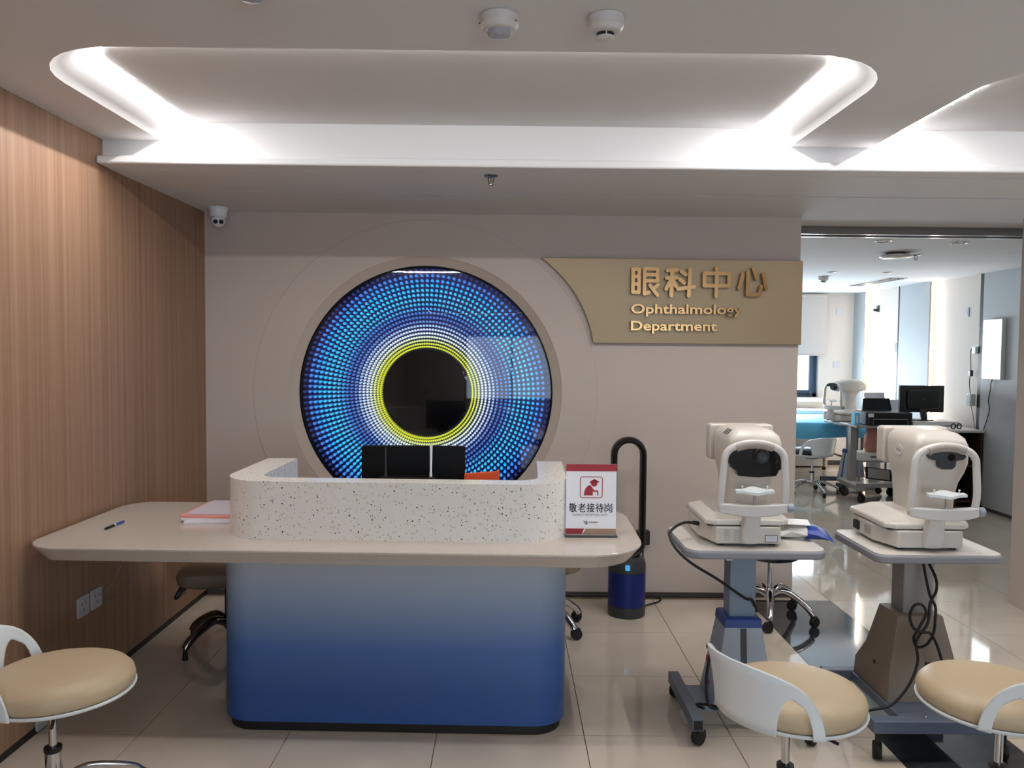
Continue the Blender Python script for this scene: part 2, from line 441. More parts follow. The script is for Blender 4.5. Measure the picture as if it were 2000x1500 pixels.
EX, EZ = -.488, 1.222
N = 96
def circ(r, y): return [(EX+r*math.cos(2*PI*i/N), y, EZ+r*math.sin(2*PI*i/N)) for i in range(N)]
def on_rect(i):
    a = 2*PI*i/N; c, s_ = math.cos(a), math.sin(a); t = 1e9
    if c > 1e-9: t = min(t, (XE-EX)/c)
    if c < -1e-9: t = min(t, (XL-EX)/c)
    if s_ > 1e-9: t = min(t, (2.36-EZ)/s_)
    if s_ < -1e-9: t = min(t, (0-EZ)/s_)
    return (EX+c*t, YB, EZ+s_*t)
wb = MB(); A = circ(.812, YB); B = [on_rect(i) for i in range(N)]
fs = [(i, (i+1) % N, N+(i+1) % N, N+i) for i in range(N)]
vs = A+B
for cx, cz in ((XL, 0), (XE, 0), (XL, 2.36), (XE, 2.36)):        # square the corners of the sheet
    a = math.atan2(cz-EZ, cx-EX) % (2*PI); i = int(a/(2*PI)*N); vs.append((cx, YB, cz)); fs.append((N+i, N+(i+1) % N, len(vs)-1))
wb.add(vs, fs)
wb.add([(XL, YB+.3, 0), (XE, YB+.3, 0), (XE, YB+.3, 2.36), (XL, YB+.3, 2.36), (XE, YB, 0), (XE, YB, 2.36)], [(0, 1, 2, 3), (4, 1, 2, 5)])
wall_back = struct(wb.build('wall_back', 'wall_paint', smooth=0))
MB().loft([circ(.812, YB), circ(.762, YB+.03)], False, False).build('reveal_ring', 'ring_paint', wall_back, smooth=60)
MB().loft([circ(1.03, YB-.0005), circ(1.028, YB-.004), circ(.815, YB-.004), circ(.812, YB)], False, False).build('relief_disc', 'wall_paint', wall_back, smooth=20)
struct(MB().box(XL, XE, YB-.006, YB, 0, .026).build('baseboard_back', 'dark_trim'))
pier = struct(MB().box(XP-.03, XM, 4.3, 4.665, 0, ZS).build('wall_pier', 'wall_paint'))
struct(MB().box(XP-.034, XM, 4.294, 4.3, 0, .026).build('baseboard_pier', 'dark_trim'))
struct(MB().box(XM, XM+.1, YN, YB+.3, 0, 2.55).build('wall_right', 'wall_paint'))
struct(MB().box(XR+.02, XM, YB+.28, YB+.36, 0, ZS).build('wall_return', 'wall_paint'))
# wall behind the photographer, with the window the daylight comes through
wf = MB()
wf.box(XL, -.3, YN-.1, YN, 0, 2.55); wf.box(3.5, XM, YN-.1, YN, 0, 2.55); wf.box(-.3, 3.5, YN-.1, YN, 0, .55); wf.box(-.3, 3.5, YN-.1, YN, 2.33, 2.55)
struct(wf.build('wall_front', 'wall_paint'))
wfr = MB()
for x in (-.3, .95, 2.2, 3.44): wfr.box(x, x+.06, YN-.07, YN-.02, .55, 2.33)
wfr.box(-.3, 3.5, YN-.07, YN-.02, .55, .61); wfr.box(-.3, 3.5, YN-.07, YN-.02, 2.27, 2.33)
struct(wfr.build('window_1', 'window_frame'))

# metal sliding-door track under the header of the opening
tr = MB()
tr.box(XE, XR, YB+.31, YB+.33, 2.236, ZS); tr.box(XE, XR, YB+.43, YB+.45, 2.236, ZS+.01); tr.box(XE, XR, YB+.33, YB+.43, 2.262, 2.272)
struct(tr.build('trim_1', 'steel_track'))

# --- far room
fc = struct(MB().box(1.5, XR+.1, YB+.34, YF+.1, ZF, ZF+.06).build('ceiling_far', 'ceiling_paint'))
fwl = MB(); WX0, WX1, WZ0, WZ1 = 2.3, 4.09, .885, 2.2
fwl.box(1.5, WX0, YF, YF+.15, 0, ZF); fwl.box(WX1, XR+.15, YF, YF+.15, 0, ZF); fwl.box(WX0, WX1, YF, YF+.15, 0, WZ0); fwl.box(WX0, WX1, YF, YF+.15, WZ1, ZF)
struct(fwl.build('wall_far', 'far_wall'))
struct(MB().box(1.5, 1.6, YB+.3, YF, 0, ZF).build('wall_far_left', 'far_wall'))
wr = struct(MB().box(XR+.04, XR+.15, YB+.3, YF, 0, ZF).build('wall_far_right', 'far_wall'))
def vpanel(y0, y1, x, mt, name='wall_panel'):
    return MB().box(x, XR+.045, y0, y1, .03, ZF).build(name, mt, wr, bevel=.002)
vpanel(5.1, 7.58, XR-.02, 'far_grey'); vpanel(7.625, 8.5, XR+.02, 'far_wall'); vpanel(8.53, 9.185, XR-.03, 'far_grey')
vpanel(9.215, 10.07, XR+.02, 'far_wall'); vpanel(10.1, YF, XR-.02, 'far_grey')
vpanel(7.58, 7.64, XR-.016, 'black_trim', 'shadow_gap'); vpanel(9.185, 9.225, XR-.026, 'black_trim', 'shadow_gap')  # solid black strips, shade of the panel gaps put into colour
vpanel(8.5, 8.53, XR-.03, 'far_brown', 'panel_edge'); vpanel(10.07, 10.1, XR-.02, 'far_brown', 'panel_edge')
struct(MB().box(XR-.024, XR+.04, YB+.34, YF, 0, .03).build('baseboard_far', 'dark_trim'))
struct(MB().box(1.6, XR, YF-.01, YF, 0, .05).build('baseboard_window', 'dark_trim'))
for y in (8.494, 10.064):
    s_ = MB().box(XR-.024, XR-.010, y-.004, y+.006, .04, ZF-.01).build('wall_light_strip', 'led_far')
    tag(s_, 'vertical light strip in the panelled wall, ' + ('nearest to the monitor' if y < 9 else 'beside the window wall'), 'light strip', 'vertical light strips')
# window of the far room
win = struct(MB().box(WX0, WX1, YF+.05, YF+.09, WZ0, WZ0+.05).box(WX0, WX1, YF+.05, YF+.09, WZ1-.05, WZ1).box(WX1-.05, WX1, YF+.05, YF+.09, WZ0, WZ1).box(WX0, WX0+.05, YF+.05, YF+.09, WZ0, WZ1).box(3.15, 3.2, YF+.05, YF+.09, WZ0, WZ1).build('window_2', 'window_frame', bevel=.003))
MB().box(WX1-.10, WX1-.06, YF+.03, YF+.07, WZ0+.02, WZ1-.03).build('sash_stile', 'window_frame', win)
MB().box(WX0, WX1-.1, YF+.03, YF+.07, WZ0+.05, WZ0+.09).build('sash_rail', 'window_frame', win)
MB().box(WX0+.04, WX1-.04, YF+.065, YF+.07, WZ0+.04, WZ1-.04).build('pane', 'clear_glass', win)
MB().box(WX0-.1, WX1+.06, YF-.09, YF+.03, .83, .885).build('window_sill', 'white_laminate', win, bevel=.006)

def ribbon(loops, close):
    n = len(loops[0]); mb = MB(); m_ = n if close else n-1
    return mb.add([p for l in loops for p in l], [(k*n+i, k*n+(i+1) % n, (k+1)*n+(i+1) % n, (k+1)*n+i) for k in range(len(loops)-1) for i in range(m_)])
LEDP = [(.1325, .0776), (.1340, .0766), (.1380, .0761), (.1420, .0761), (.1460, .0766), (.1475, .0776)]     # domed diffuser: inset, height
# --- ceiling light strips of the trays (they light the hall)
for (x0, x1), lb in zip(trays, ('bright LED strip along the rim of the large tray above the desk', 'hidden LED strip lighting the recess at the right ceiling edge')):
    lp = [upath(x0, x1, d, ZC+h) for d, h in LEDP]; np_ = len(lp[0]); k1 = 6; k2 = np_-6
    s_ = bpy.data.objects.new('led_strip', None); COL.objects.link(s_); s_.empty_display_size = .05
    ribbon([l[:k1+1] for l in lp], False).build('side_run', 'led_white', s_, smooth=60)
    ribbon([l[k2-1:] for l in lp], False).build('side_run', 'led_white', s_, smooth=60)
    fl_ = [upath(x0, x1, d, ZC+h) for d, h in ((.1325, .0680), (.1362, .0706), (.1400, .0730), (.1438, .0754), (.1475, .0776))]      # tilted towards the beam
    ribbon([l[k1:k2] for l in fl_], False).build('front_run', 'led_front', s_, smooth=60)
    tag(s_, lb, 'light strip', 'ceiling tray light strips')
s_ = ribbon([rloop(d, ZC+h) for d, h in LEDP], True).build('led_strip', 'led_entrance', smooth=60)  # added fill ring behind the camera, not a seen lamp
tag(s_, 'LED strip ring in the tray above the entrance side of the hall', 'light strip', 'ceiling tray light strips')

# ------------------------------------------------------------------ the illuminated eye
eye = thing('eye_display', 'large round illuminated eye display with rings of blue and yellow light dots', 'display', (EX, YB+.1, EZ))
def ring(r, y, n=96): return [(r*math.cos(2*PI*i/n), y, r*math.sin(2*PI*i/n)) for i in range(n)]
MB().loft([ring(.7625, -.07), ring(.754, -.073), ring(.754, .03), ring(.7625, .03)], False, False).build('bezel', 'monitor_black', eye, smooth=50)
MB().loft([ring(.01, .032), ring(.756, .032), ring(.756, .045), ring(.01, .045)]).build('back_plate', 'navy_plate', eye, smooth=40)
MB().loft([ring(.25, -.062), ring(.262, -.055), ring(.262, .03), ring(.01, .03), ring(.01, -.062)]).build('pupil', 'black_gloss', eye, smooth=30)
RPX = [241, 231, 221, 211.5, 202, 193, 183.5, 174.5, 165.5, 157.5, 149, 140.5, 132.5, 125, 117.5, 110.5, 103.5, 97, 91]
RC = [(44, 54, 108), (72, 132, 226), (62, 160, 250), (54, 186, 255), (60, 196, 255), (66, 202, 255), (70, 200, 250), (72, 186, 242), (76, 166, 236), (72, 128, 214), (78, 118, 200), (104, 140, 214), (166, 198, 244), (206, 224, 255), (222, 242, 255), (230, 246, 226), (226, 238, 150), (220, 230, 78), (214, 224, 62)]
dots = MB(); cols = []
NS = 8
for k, (rp_, c3) in enumerate(zip(RPX, RC)):
    r = rp_/326.6; rd = .0098*(.42+.58*(rp_/241)); c = srgb(*c3)
    y0, y1 = .03, -.045
    for j in range(136):
        a = 2*PI*(j+.5*(k % 2)*0)/136
        cx, cz = r*math.cos(a), r*math.sin(a)
        L_ = []
        for yy, q, g in ((y0, .66, .3), (y1+.02, .84, .66), (y1+.006, 1.0, 1.0), (y1-.001, .72, 1.0)):
            L_.append([(cx+rd*q*math.cos(2*PI*i/NS), yy, cz+rd*q*math.sin(2*PI*i/NS)) for i in range(NS)])
            cols += [(c[0]*g, c[1]*g, c[2]*g, 1)]*NS
        dots.loft(L_, False, True)
do = stuff(dots.build('light_dots', 'led_dots', eye, smooth=0))
at = do.data.color_attributes.new('col', 'FLOAT_COLOR', 'POINT')
at.data.foreach_set('color', [x for c in cols for x in c])
gl = [[(0.0005*math.cos(2*PI*i/96), -.098, .0005*math.sin(2*PI*i/96)) for i in range(96)]]
for k in range(1, 9):
    t = k/8; gl.append([(.752*t*math.cos(2*PI*i/96), -.098+.030*t*t, .752*t*math.sin(2*PI*i/96)) for i in range(96)])
MB().loft(gl, False, False).build('glass_cover', 'clear_glass', eye, smooth=80)

# ------------------------------------------------------------------ gold wall sign
sign = thing('wall_sign', 'gold wall sign board with raised lettering beside the round eye display', 'sign', (0, YB, 0))
pts = [(.195, 2.032), (1.744, 2.028), (1.744, 1.532), (.508, 1.532)]
a0 = math.atan2(1.532-EZ, .508-EX); a1 = math.atan2(2.032-EZ, .195-EX)
arc = []
for k in range(1, 10):
    t = k/10; a = a0+(a1-a0)*t; rad = 1.046+.016*math.sin(PI*t)+.012*t; arc.append((EX+rad*math.cos(a), EZ+rad*math.sin(a)))
MB().prism(pts+arc, -.034, -.004, 'y').build('board', 'gold_board', sign, bevel=.002)
inner = [(x+(.9-x)*.03, z+(1.78-z)*.05) for x, z in pts+arc]
MB().prism(inner, -.006, 0, 'y').build('backing', 'dark_trim', sign)
def stroke_char(strokes, wd, ox, oz, sx, sz):
    """rounded bar strokes in crop pixels -> raised glyph"""
    mb = MB(); lift = 0
    for s_ in strokes:
        P = [Vector((ox+x*sx, 0, oz-z*sz)) for x, z in s_]
        for p, q in zip(P, P[1:]):
            d = q-p; ln = d.length; ang = math.atan2(d.z, d.x); h = wd/2
            poly = []
            for k in range(9): t = PI/2+PI*k/8; poly.append((h*math.cos(t), h*math.sin(t)))
            for k in range(9): t = -PI/2+PI*k/8; poly.append((ln+h*math.cos(t), h*math.sin(t)))
            poly = [(p.x+x*math.cos(ang)-z*math.sin(ang), p.z+x*math.sin(ang)+z*math.cos(ang)) for x, z in poly]
            lift += .0003; mb.prism(poly, -.066-lift, -.040, 'y')
    return mb
k = 4.746/1550/13.333
glyphs = [
 ([[(230,265),(385,265),(385,845),(230,845),(230,265)], [(230,450),(385,450)], [(230,642),(385,642)], [(525,270),(525,890),(640,850)], [(525,250),(850,255),(850,555),(525,555)], [(525,402),(850,402)], [(870,655),(775,745)], [(665,670),(770,810),(860,915)]], .0205, 1220),
 ([[(1115,290),(1360,268)], [(1095,480),(1345,470)], [(1230,290),(1215,925)], [(1195,530),(1085,755)], [(1265,560),(1335,690)], [(1465,305),(1575,390)], [(1430,510),(1540,600)], [(1385,755),(1795,700)], [(1690,255),(1665,925)]], .0222, 1220),
 ([[(185,375),(820,375),(820,690),(185,690),(185,375)], [(500,240),(495,955)]], .0215, 1360),
 ([[(1175,390),(1090,750)], [(1305,330),(1300,905),(1600,912),(1655,700)], [(1445,250),(1530,500)], [(1705,390),(1775,750)]], .022, 1360)]
for st, wd, px0 in glyphs:
    # the crop's left edge and top edge in wall coordinates
    x_off = .723-(185/13.333)*4.746/1550+(px0-1220)*4.746/1550*1.003
    stroke_char(st, wd, x_off, 1.969+225*k+.006+(px0-1220)*.00004, k, k).build('character', 'gold', sign, smooth=40)
for word, x0, x1, z0, z1 in (('Ophthalmology', .726, 1.382, 1.690, 1.764), ('Department', .726, 1.234, 1.590, 1.664)):
    g = fit(text_mb(word, 1, .018, .18), x0, x1, z0, z1, -.051)
    ymid = -.051
    g.v = [(x, ymid+(.010 if y > ymid else -.010), z) for x, y, z in g.v]
    for m_ in islands(g): m_.build('letter', 'gold', sign, smooth=30)

# ------------------------------------------------------------------ reception desk
desk = thing('reception_desk', 'reception desk with blue gradient front, stone top and speckled terrazzo counter', 'desk', (-.45, 3.0, 0), -.026)
xl, xr, yf, yb = -1.338, .975, -.152, .711
dw, dd, dx, dy = xr-xl, yb-yf, (xl+xr)/2, (yf+yb)/2
rad = (.2, .13, .13, .24)
def slab(off, z, f=1): return [(x, y, z) for x, y in rr(dw-2*off, dd-2*off, [max(.02, r-off*f) for r in rad], dx, dy, 8)]
MB().loft([slab(.048, .694), slab(.045, .695), slab(.002, .744), slab(0, .746), slab(0, .752), slab(.003, .755)]).build('desk_top', 'quartz', desk, smooth=25)
bw, bx0 = 1.354, .010
def basep(off, y1=.63): return rr(bw-2*off, y1-.008-2*off, [.05, .05, .13-off, .13-off], bx0, (y1+.008)/2, 8)
MB().prism(basep(0), .042, .6945).build('front_panel', 'blue_gradient', desk, smooth=30)
MB().prism(basep(.018), 0, .043).build('kick_plate', 'black_trim', desk, smooth=30)
out = []; Rb = .185; x0, x1 = -.667, .687; n = 10; y0, y1 = .008, .64
out += [(x0, y1)]
for q in range(n+1): t = PI+PI/2*q/n; out.append((x0+Rb+Rb*math.cos(t), y0+Rb+Rb*math.sin(t)))
for q in range(n+1): t = -PI/2+PI/2*q/n; out.append((x1-Rb+Rb*math.cos(t), y0+Rb+Rb*math.sin(t)))
out += [(x1, y1), (x1-.115, y1)]
Ri = .08; ix0, ix1, iy = x0+.135, x1-.115, y0+.098
for q in range(n+1): t = -PI/2*q/n; out.append((ix1-Ri+Ri*math.cos(t), iy+Ri+Ri*math.sin(t)))
for q in range(n+1): t = -PI/2-PI/2*q/n; out.append((ix0+Ri+Ri*math.cos(t), iy+Ri+Ri*math.sin(t)))
out += [(ix0, y1)]
tr_ = tessellate_polygon([[Vector((x, y, 0)) for x, y in out]]); no = len(out)
cb = MB(); cb.add([(x, y, .755) for x, y in out]+[(x, y, .98) for x, y in out],
   [tuple(t) for t in tr_]+[tuple(i+no for i in t) for t in tr_]+[(i, (i+1) % no, no+(i+1) % no, no+i) for i in range(no)])
cbo = cb.build('counter_screen', 'terrazzo', desk, smooth=30)

# things on the desk
mon = thing('monitor', 'black computer monitor seen from behind over the terrazzo counter', 'monitor', (-.40, 3.40, .755))
MB().prism(rr(.444, .26, .008, 0, .19), -.012, .012, 'y').build('screen_housing', 'monitor_black', mon, bevel=.003)
MB().prism(rr(.26, .15, .02, 0, .19), .012, .03, 'y').build('rear_cover', 'monitor_black', mon)
MB().box(-.025, .025, .012, .035, .01, .16).build('stand_post', 'monitor_black', mon)
MB().prism(rr(.2, .16, .03), 0, .012).build('stand_foot', 'monitor_black', mon, bevel=.002)
tag(MB().box(-.12, .12, -.045, .045, 0, .178).build('storage_box', 'black_plastic', bevel=.004, loc=(-.405, 3.27, .7555)), 'black box standing under the router behind the counter', 'box')
ro = thing('router', 'black wireless router with one grey and one white antenna', 'router', (-.405, 3.27, .9345))
MB().prism(rr(.23, .075, .01), 0, .03).build('body', 'monitor_black', ro, bevel=.003)
MB().tube([(-.092, -.015, .025), (-.092, -.015, .04), (-.093, -.012, .05), (-.094, -.01, .148)], [.006, .006, .0035, .003], 8).build('antenna', 'charcoal', ro)
MB().tube([(.093, -.015, .025), (.093, -.015, .045), (.093, -.012, .052), (.0935, -.01, .165)], [.0055, .0055, .0042, .006], 8).build('antenna', 'white_plastic', ro)
fo = MB().prism([(-.075, 0), (.075, 0), (.075, .222), (.06, .214), (-.075, .203)], -.012, .012, 'y').build('folder', 'orange_folder', loc=(-.105, 3.38, .7555), bevel=.002)
tag(fo, 'orange folder standing upright behind the counter next to the monitor', 'folder')
def sheet(nm, lab, mt, z, h, rz, w_=.21, d_=.297, ox=0, oy=0):
    o = MB().box(-w_/2, w_/2, -d_/2, d_/2, 0, h).build(nm, mt, bevel=.001, loc=(-1.245+ox, 3.44+oy, z)); o.rotation_euler = (0, 0, rz)
    return tag(o, lab, 'papers', 'papers beside the counter')
sheet('notebook', 'pale notebook at the bottom of the pile beside the counter', 'paper', .7555, .011, .06, oy=-.01)
sheet('paper_pad', 'white paper pad in the middle of the pile beside the counter', 'paper', .767, .006, -.03, ox=-.006)
pf = sheet('pink_folder', 'pink folder in the pile of papers beside the counter', 'paper_pink', .7735, .012, -.05, .214, .3, -.008, .01)
sheet('paper_sheet', 'loose mauve-white sheet on top of the pink folder', 'paper_mauve', .786, .004, -.02, .2, .29, .004, .02)
pen = thing('pen', 'dark blue and black pen lying on the left of the desk top', 'pen', (-1.60, 3.225, .7605))
MB().tube([(-.004, -.07, 0), (-.004, -.066, 0), (0, -.005, 0)], [.003, .005, .0052], 8).build('barrel', 'black_plastic', pen)
MB().tube([(0, -.005, 0), (.0005, .004, 0)], .0056, 8).build('band', 'white_plastic', pen)
MB().tube([(.0005, .004, 0), (.004, .066, 0), (.004, .07, 0)], [.0054, .0052, .003], 8).build('cap', 'pack_blue', pen)

# acrylic notice stand
ns = thing('notice_stand', 'acrylic table notice with red header and bent-over elderly person symbol', 'sign', (.337, 3.123, .7555), .004)
W_, H_ = .2, .286
MB().box(-W_/2-.003, W_/2+.003, -.03, .03, 0, .006).build('base', 'acrylic', ns, bevel=.001)
MB().box(-W_/2-.003, W_/2+.003, -.032, -.022, .0, .007).build('base_lip', 'charcoal', ns, bevel=.001)
MB().box(-W_/2, W_/2, -.001, .001, .008, H_).build('poster', 'poster_white', ns)
pf_ = -.0016
def flat(poly, nm, mt, par=ns): return MB().prism(poly, pf_, pf_+.0008, 'y').build(nm, mt, par, smooth=0)
def q(u, v): return (-W_/2+W_*u, .008+(H_-.008)*(1-v))     # print coordinates: u right, v down
flat([q(0, 0), q(1, 0), q(1, .1), q(0, .1)], 'header_band', 'print_red')
flat([q(0, .925), q(.37, .925), q(.32, 1), q(0, 1)], 'footer_band_red', 'print_red')
flat([q(.40, .925), q(1, .925), q(1, 1), q(.345, 1)], 'footer_band_tan', 'print_tan')
fx0, fx1, fz0, fz1 = .275, .725, .175, .485
def frame_mb():
    a = [q(u, v) for u, v in ((fx0, fz0), (fx1, fz0), (fx1, fz1), (fx0, fz1))]
    cx, cz = (a[0][0]+a[1][0])/2, (a[0][1]+a[2][1])/2; ww, hh = abs(a[1][0]-a[0][0]), abs(a[0][1]-a[2][1])
    o_, i_ = rr(ww, hh, .011, cx, cz), rr(ww-.006, hh-.006, .008, cx, cz)
    mb = MB(); nn = len(o_)
    mb.add([(x, pf_, z) for x, z in o_+i_], [(k_, (k_+1) % nn, nn+(k_+1) % nn, nn+k_) for k_ in range(nn)]); return mb
frame_mb().build('symbol_frame', 'print_red', ns, smooth=0)
hd = [q(.555+.064*math.cos(t*PI/10), .27+.05*math.sin(t*PI/10)) for t in range(20)]
flat(hd, 'symbol_head', 'print_red')
flat([q(.48, .245), q(.56, .21), q(.62, .235), q(.655, .248), q(.655, .258), q(.60, .258), q(.48, .272), q(.465, .275)], 'symbol_cap', 'print_red')
flat([q(.352, .447), q(.362, .39), q(.39, .34), q(.43, .31), q(.47, .297), q(.5, .315), q(.545, .36), q(.585, .378), q(.565, .398), q(.53, .39), q(.53, .447)], 'symbol_body', 'print_red')
flat([q(.575, .385), q(.605, .37), q(.635, .378), q(.64, .40), q(.64, .447), q(.618, .447), q(.618, .40), q(.60, .39), q(.585, .40)], 'symbol_cane', 'print_red')
def printed(s, u0, u1, v0, v1, mt, nm, bold=0):
    a, b_ = q(u0, v1), q(u1, v0); g = fit(text_mb(s, 1), a[0], b_[0], a[1], b_[1], pf_)
    if bold:                                   # heavier print: the glyph laid down again a hair to the side
        g2 = MB().merge(g); [g.merge(g2, Matrix.Translation((bold*dx_, -.0001*abs(dx_), 0))) for dx_ in (-1, 1)]
    return g.build(nm, mt, ns, smooth=0)
for i, ch in enumerate('敬老接待岗'):
    printed(ch, .065+.176*i, .065+.176*i+.152, .56, .69, 'print_black', 'printed_character', .0006 if i in (0, 2, 3) else .0003)
printed('ELDERLY RECEPTION POST', .14, .83, .712, .742, 'print_grey', 'printed_line')
flat([q(.35, .815), q(.375, .815), q(.405, .86), q(.392, .866)], 'logo_mark', 'print_grey')
flat([q(.39, .815), q(.415, .812), q(.44, .84), q(.42, .868), q(.395, .868), q(.41, .845)], 'logo_mark', 'print_grey')
for i in range(7): flat([q(.46+.026*i, .823), q(.48+.026*i, .823), q(.48+.026*i, .843), q(.46+.026*i, .843)], 'logo_print', 'print_brown')
MB().box(-W_/2-.003, W_/2+.003, .0015, .0045, .006, H_+.002).build('acrylic_back', 'acrylic', ns)

# ------------------------------------------------------------------ bladeless air purifier
pu = thing('air_purifier', 'blue and black bladeless tower air purifier with tall hoop by the wall', 'air purifier', (.686, 4.43, 0))
MB().lathe([(.098, 0), (.105, .006), (.106, .06)], 40).build('foot_ring', 'charcoal', pu)
MB().lathe([(.105, .06), (.105, .252)], 40).build('filter_grille', 'purifier_blue', pu)
MB().lathe([(.106, .252), (.1055, .29), (.1, .315), (.075, .335), (.01, .335)], 40).build('collar', 'charcoal', pu)
loop = []
for k_ in range(13): t = PI*k_/12; loop.append((.082*math.cos(t), .907+.082*math.sin(t)))
for k_ in range(13): t = PI+PI*k_/12; loop.append((.082*math.cos(t), .415+.082*math.sin(t)))
lo = MB(); L_ = []
for i, (x, z) in enumerate(loop):
    p, n_ = loop[i-1], loop[(i+1) % len(loop)]; d = Vector((n_[0]-p[0], 0, n_[1]-p[1])).normalized(); nn = Vector((d.z, 0, -d.x))
    L_.append([Vector((x, 0, z))+nn*(.0185*math.cos(2*PI*q_/12))+Vector((0, .05*math.sin(2*PI*q_/12), 0)) for q_ in range(12)])
lo.loft(L_, close=True); lo.build('hoop', 'black_plastic', pu, smooth=60)
MB().prism(rr(.026, .03, .004, -.012, .29), -.1085, -.100, 'y').build('display', 'display_blue', pu)
tag(MB().prism(rr(.075, .085, .006), -.045, 0, 'y').build('power_adapter', 'black_plastic', loc=(.826, YB, .367), bevel=.003), 'small black power adapter on the wall behind the air purifier', 'adapter')
tag(MB().tube(spline([(.78, 4.5, .012), (.835, 4.57, .006), (.90, 4.62, .006), (.93, 4.68, .006), (.88, 4.715, .006), (.84, 4.72, .02), (.83, 4.73, .2), (.828, 4.735, .32)], 6), .0045, 6).build('extension_cable', 'black_rubber'), 'black cord curling on the floor beside the air purifier', 'cord')
# ------------------------------------------------------------------ outlets on the wood wall
for i, (y, z, lb) in enumerate(((3.339, .385, 'white wall outlet under the desk, farther from the window stool side, left one of the pair'), (3.447, .385, 'white wall outlet with cables plugged in under the desk'), (3.035, .05, 'low white wall outlet near the floor behind the left stool'))):
    o = thing('wall_outlet', lb if i else 'white wall outlet under the desk, left one of the pair', 'outlet', (XL, y, z), 0, 'outlets on the wood wall')
    MB().prism(rr(.086, .086, .006), 0, .009, 'x').build('plate', 'outlet', o, bevel=.001)
    for dy_, dz_ in ((-.014, .012), (.014, .012), (0, -.014)): MB().prism(rr(.004, .014, .001, dy_, dz_), .009, .0095, 'x').build('slot', 'charcoal', o)
tag(MB().tube(spline([(-1.788, 3.47, .39), (-1.775, 3.52, .41), (-1.77, 3.57, .45), (-1.755, 3.618, .52), (-1.74, 3.63, .69)], 6), .0022, 6).build('cable', 'cord_grey'), 'thin cable rising steeply from the wall outlet to the desk', 'cable')
tag(MB().tube(spline([(-1.788, 3.475, .365), (-1.775, 3.55, .345), (-1.77, 3.65, .352), (-1.76, 3.74, .40), (-1.70, 3.69, .55), (-1.62, 3.66, .69)], 6), .0022, 6).build('cable', 'cord_grey'), 'thin cable sagging in a long curve from the wall outlet', 'cable')
# ------------------------------------------------------------------ castors, star bases
def caster(parent, x, y, z_top, r=.028, rz=0, mt='black_rubber'):
    """swivel castor: stem and hood with a twin wheel touching the floor (local z 0)"""
    mb = MB(); m_ = T(x, y, 0, rz)
    mb.merge(MB().cyl((0, 0, r*1.6), (0, 0, z_top), r*.28, 8), m_)
    mb.merge(MB().loft([[(px, py, z) for px, py in rr(r*1.9*f, r*.5*f, r*.2, r*.3, 0, 3)] for z, f in ((r*1.15, 1.0), (r*1.9, .95), (r*2.15, .6))]), m_)
    o = mb.build('castor', mt, parent, smooth=40)
    wh = MB()
    for s_ in (-1, 1): wh.merge(MB().lathe([(r*.3, -.0), (r*.92, .0), (r, r*.12), (r, r*.4), (r*.9, r*.5), (r*.3, r*.5)], 20, (0, 0, 0), T(r*.45, s_*r*.48, r, 0, PI/2 if s_ > 0 else -PI/2)), m_)
    wh.build('wheel', mt, o, smooth=40)
    return o
def star(parent, R, zc, z_end, mt, n=5, ph=0, r0=.017, r1=.011, cast=.026, hub=.03, arch=.03):
    MB().lathe([(hub*.7, zc-.03), (hub, zc-.015), (hub, zc+.025), (hub*.7, zc+.04)], 20).build('hub', mt, parent)
    for k_ in range(n):
        a = ph+2*PI*k_/n; d = Vector((math.cos(a), math.sin(a), 0))
        pth = [d*(hub*.5)+Vector((0, 0, zc+.005)), d*(R*.35)+Vector((0, 0, zc+arch*.8)), d*(R*.7)+Vector((0, 0, (zc*.45+z_end*.55)+arch*.7)), d*(R*.93)+Vector((0, 0, z_end+.012)), d*R+Vector((0, 0, z_end-.012))]
        sp = spline(pth, 5); nn = len(sp)
        MB().tube(sp, [r0+(r1-r0)*i/(nn-1) for i in range(nn)], 10).build('leg', mt, parent, smooth=60)
        if cast: caster(parent, d.x*R, d.y*R, z_end, cast, a+1.1+k_)
        else: MB().lathe([(.012, 0), (.014, .004), (.010, z_end-.01)], 12, (d.x*R, d.y*R, 0)).build('glide', 'black_rubber', parent)

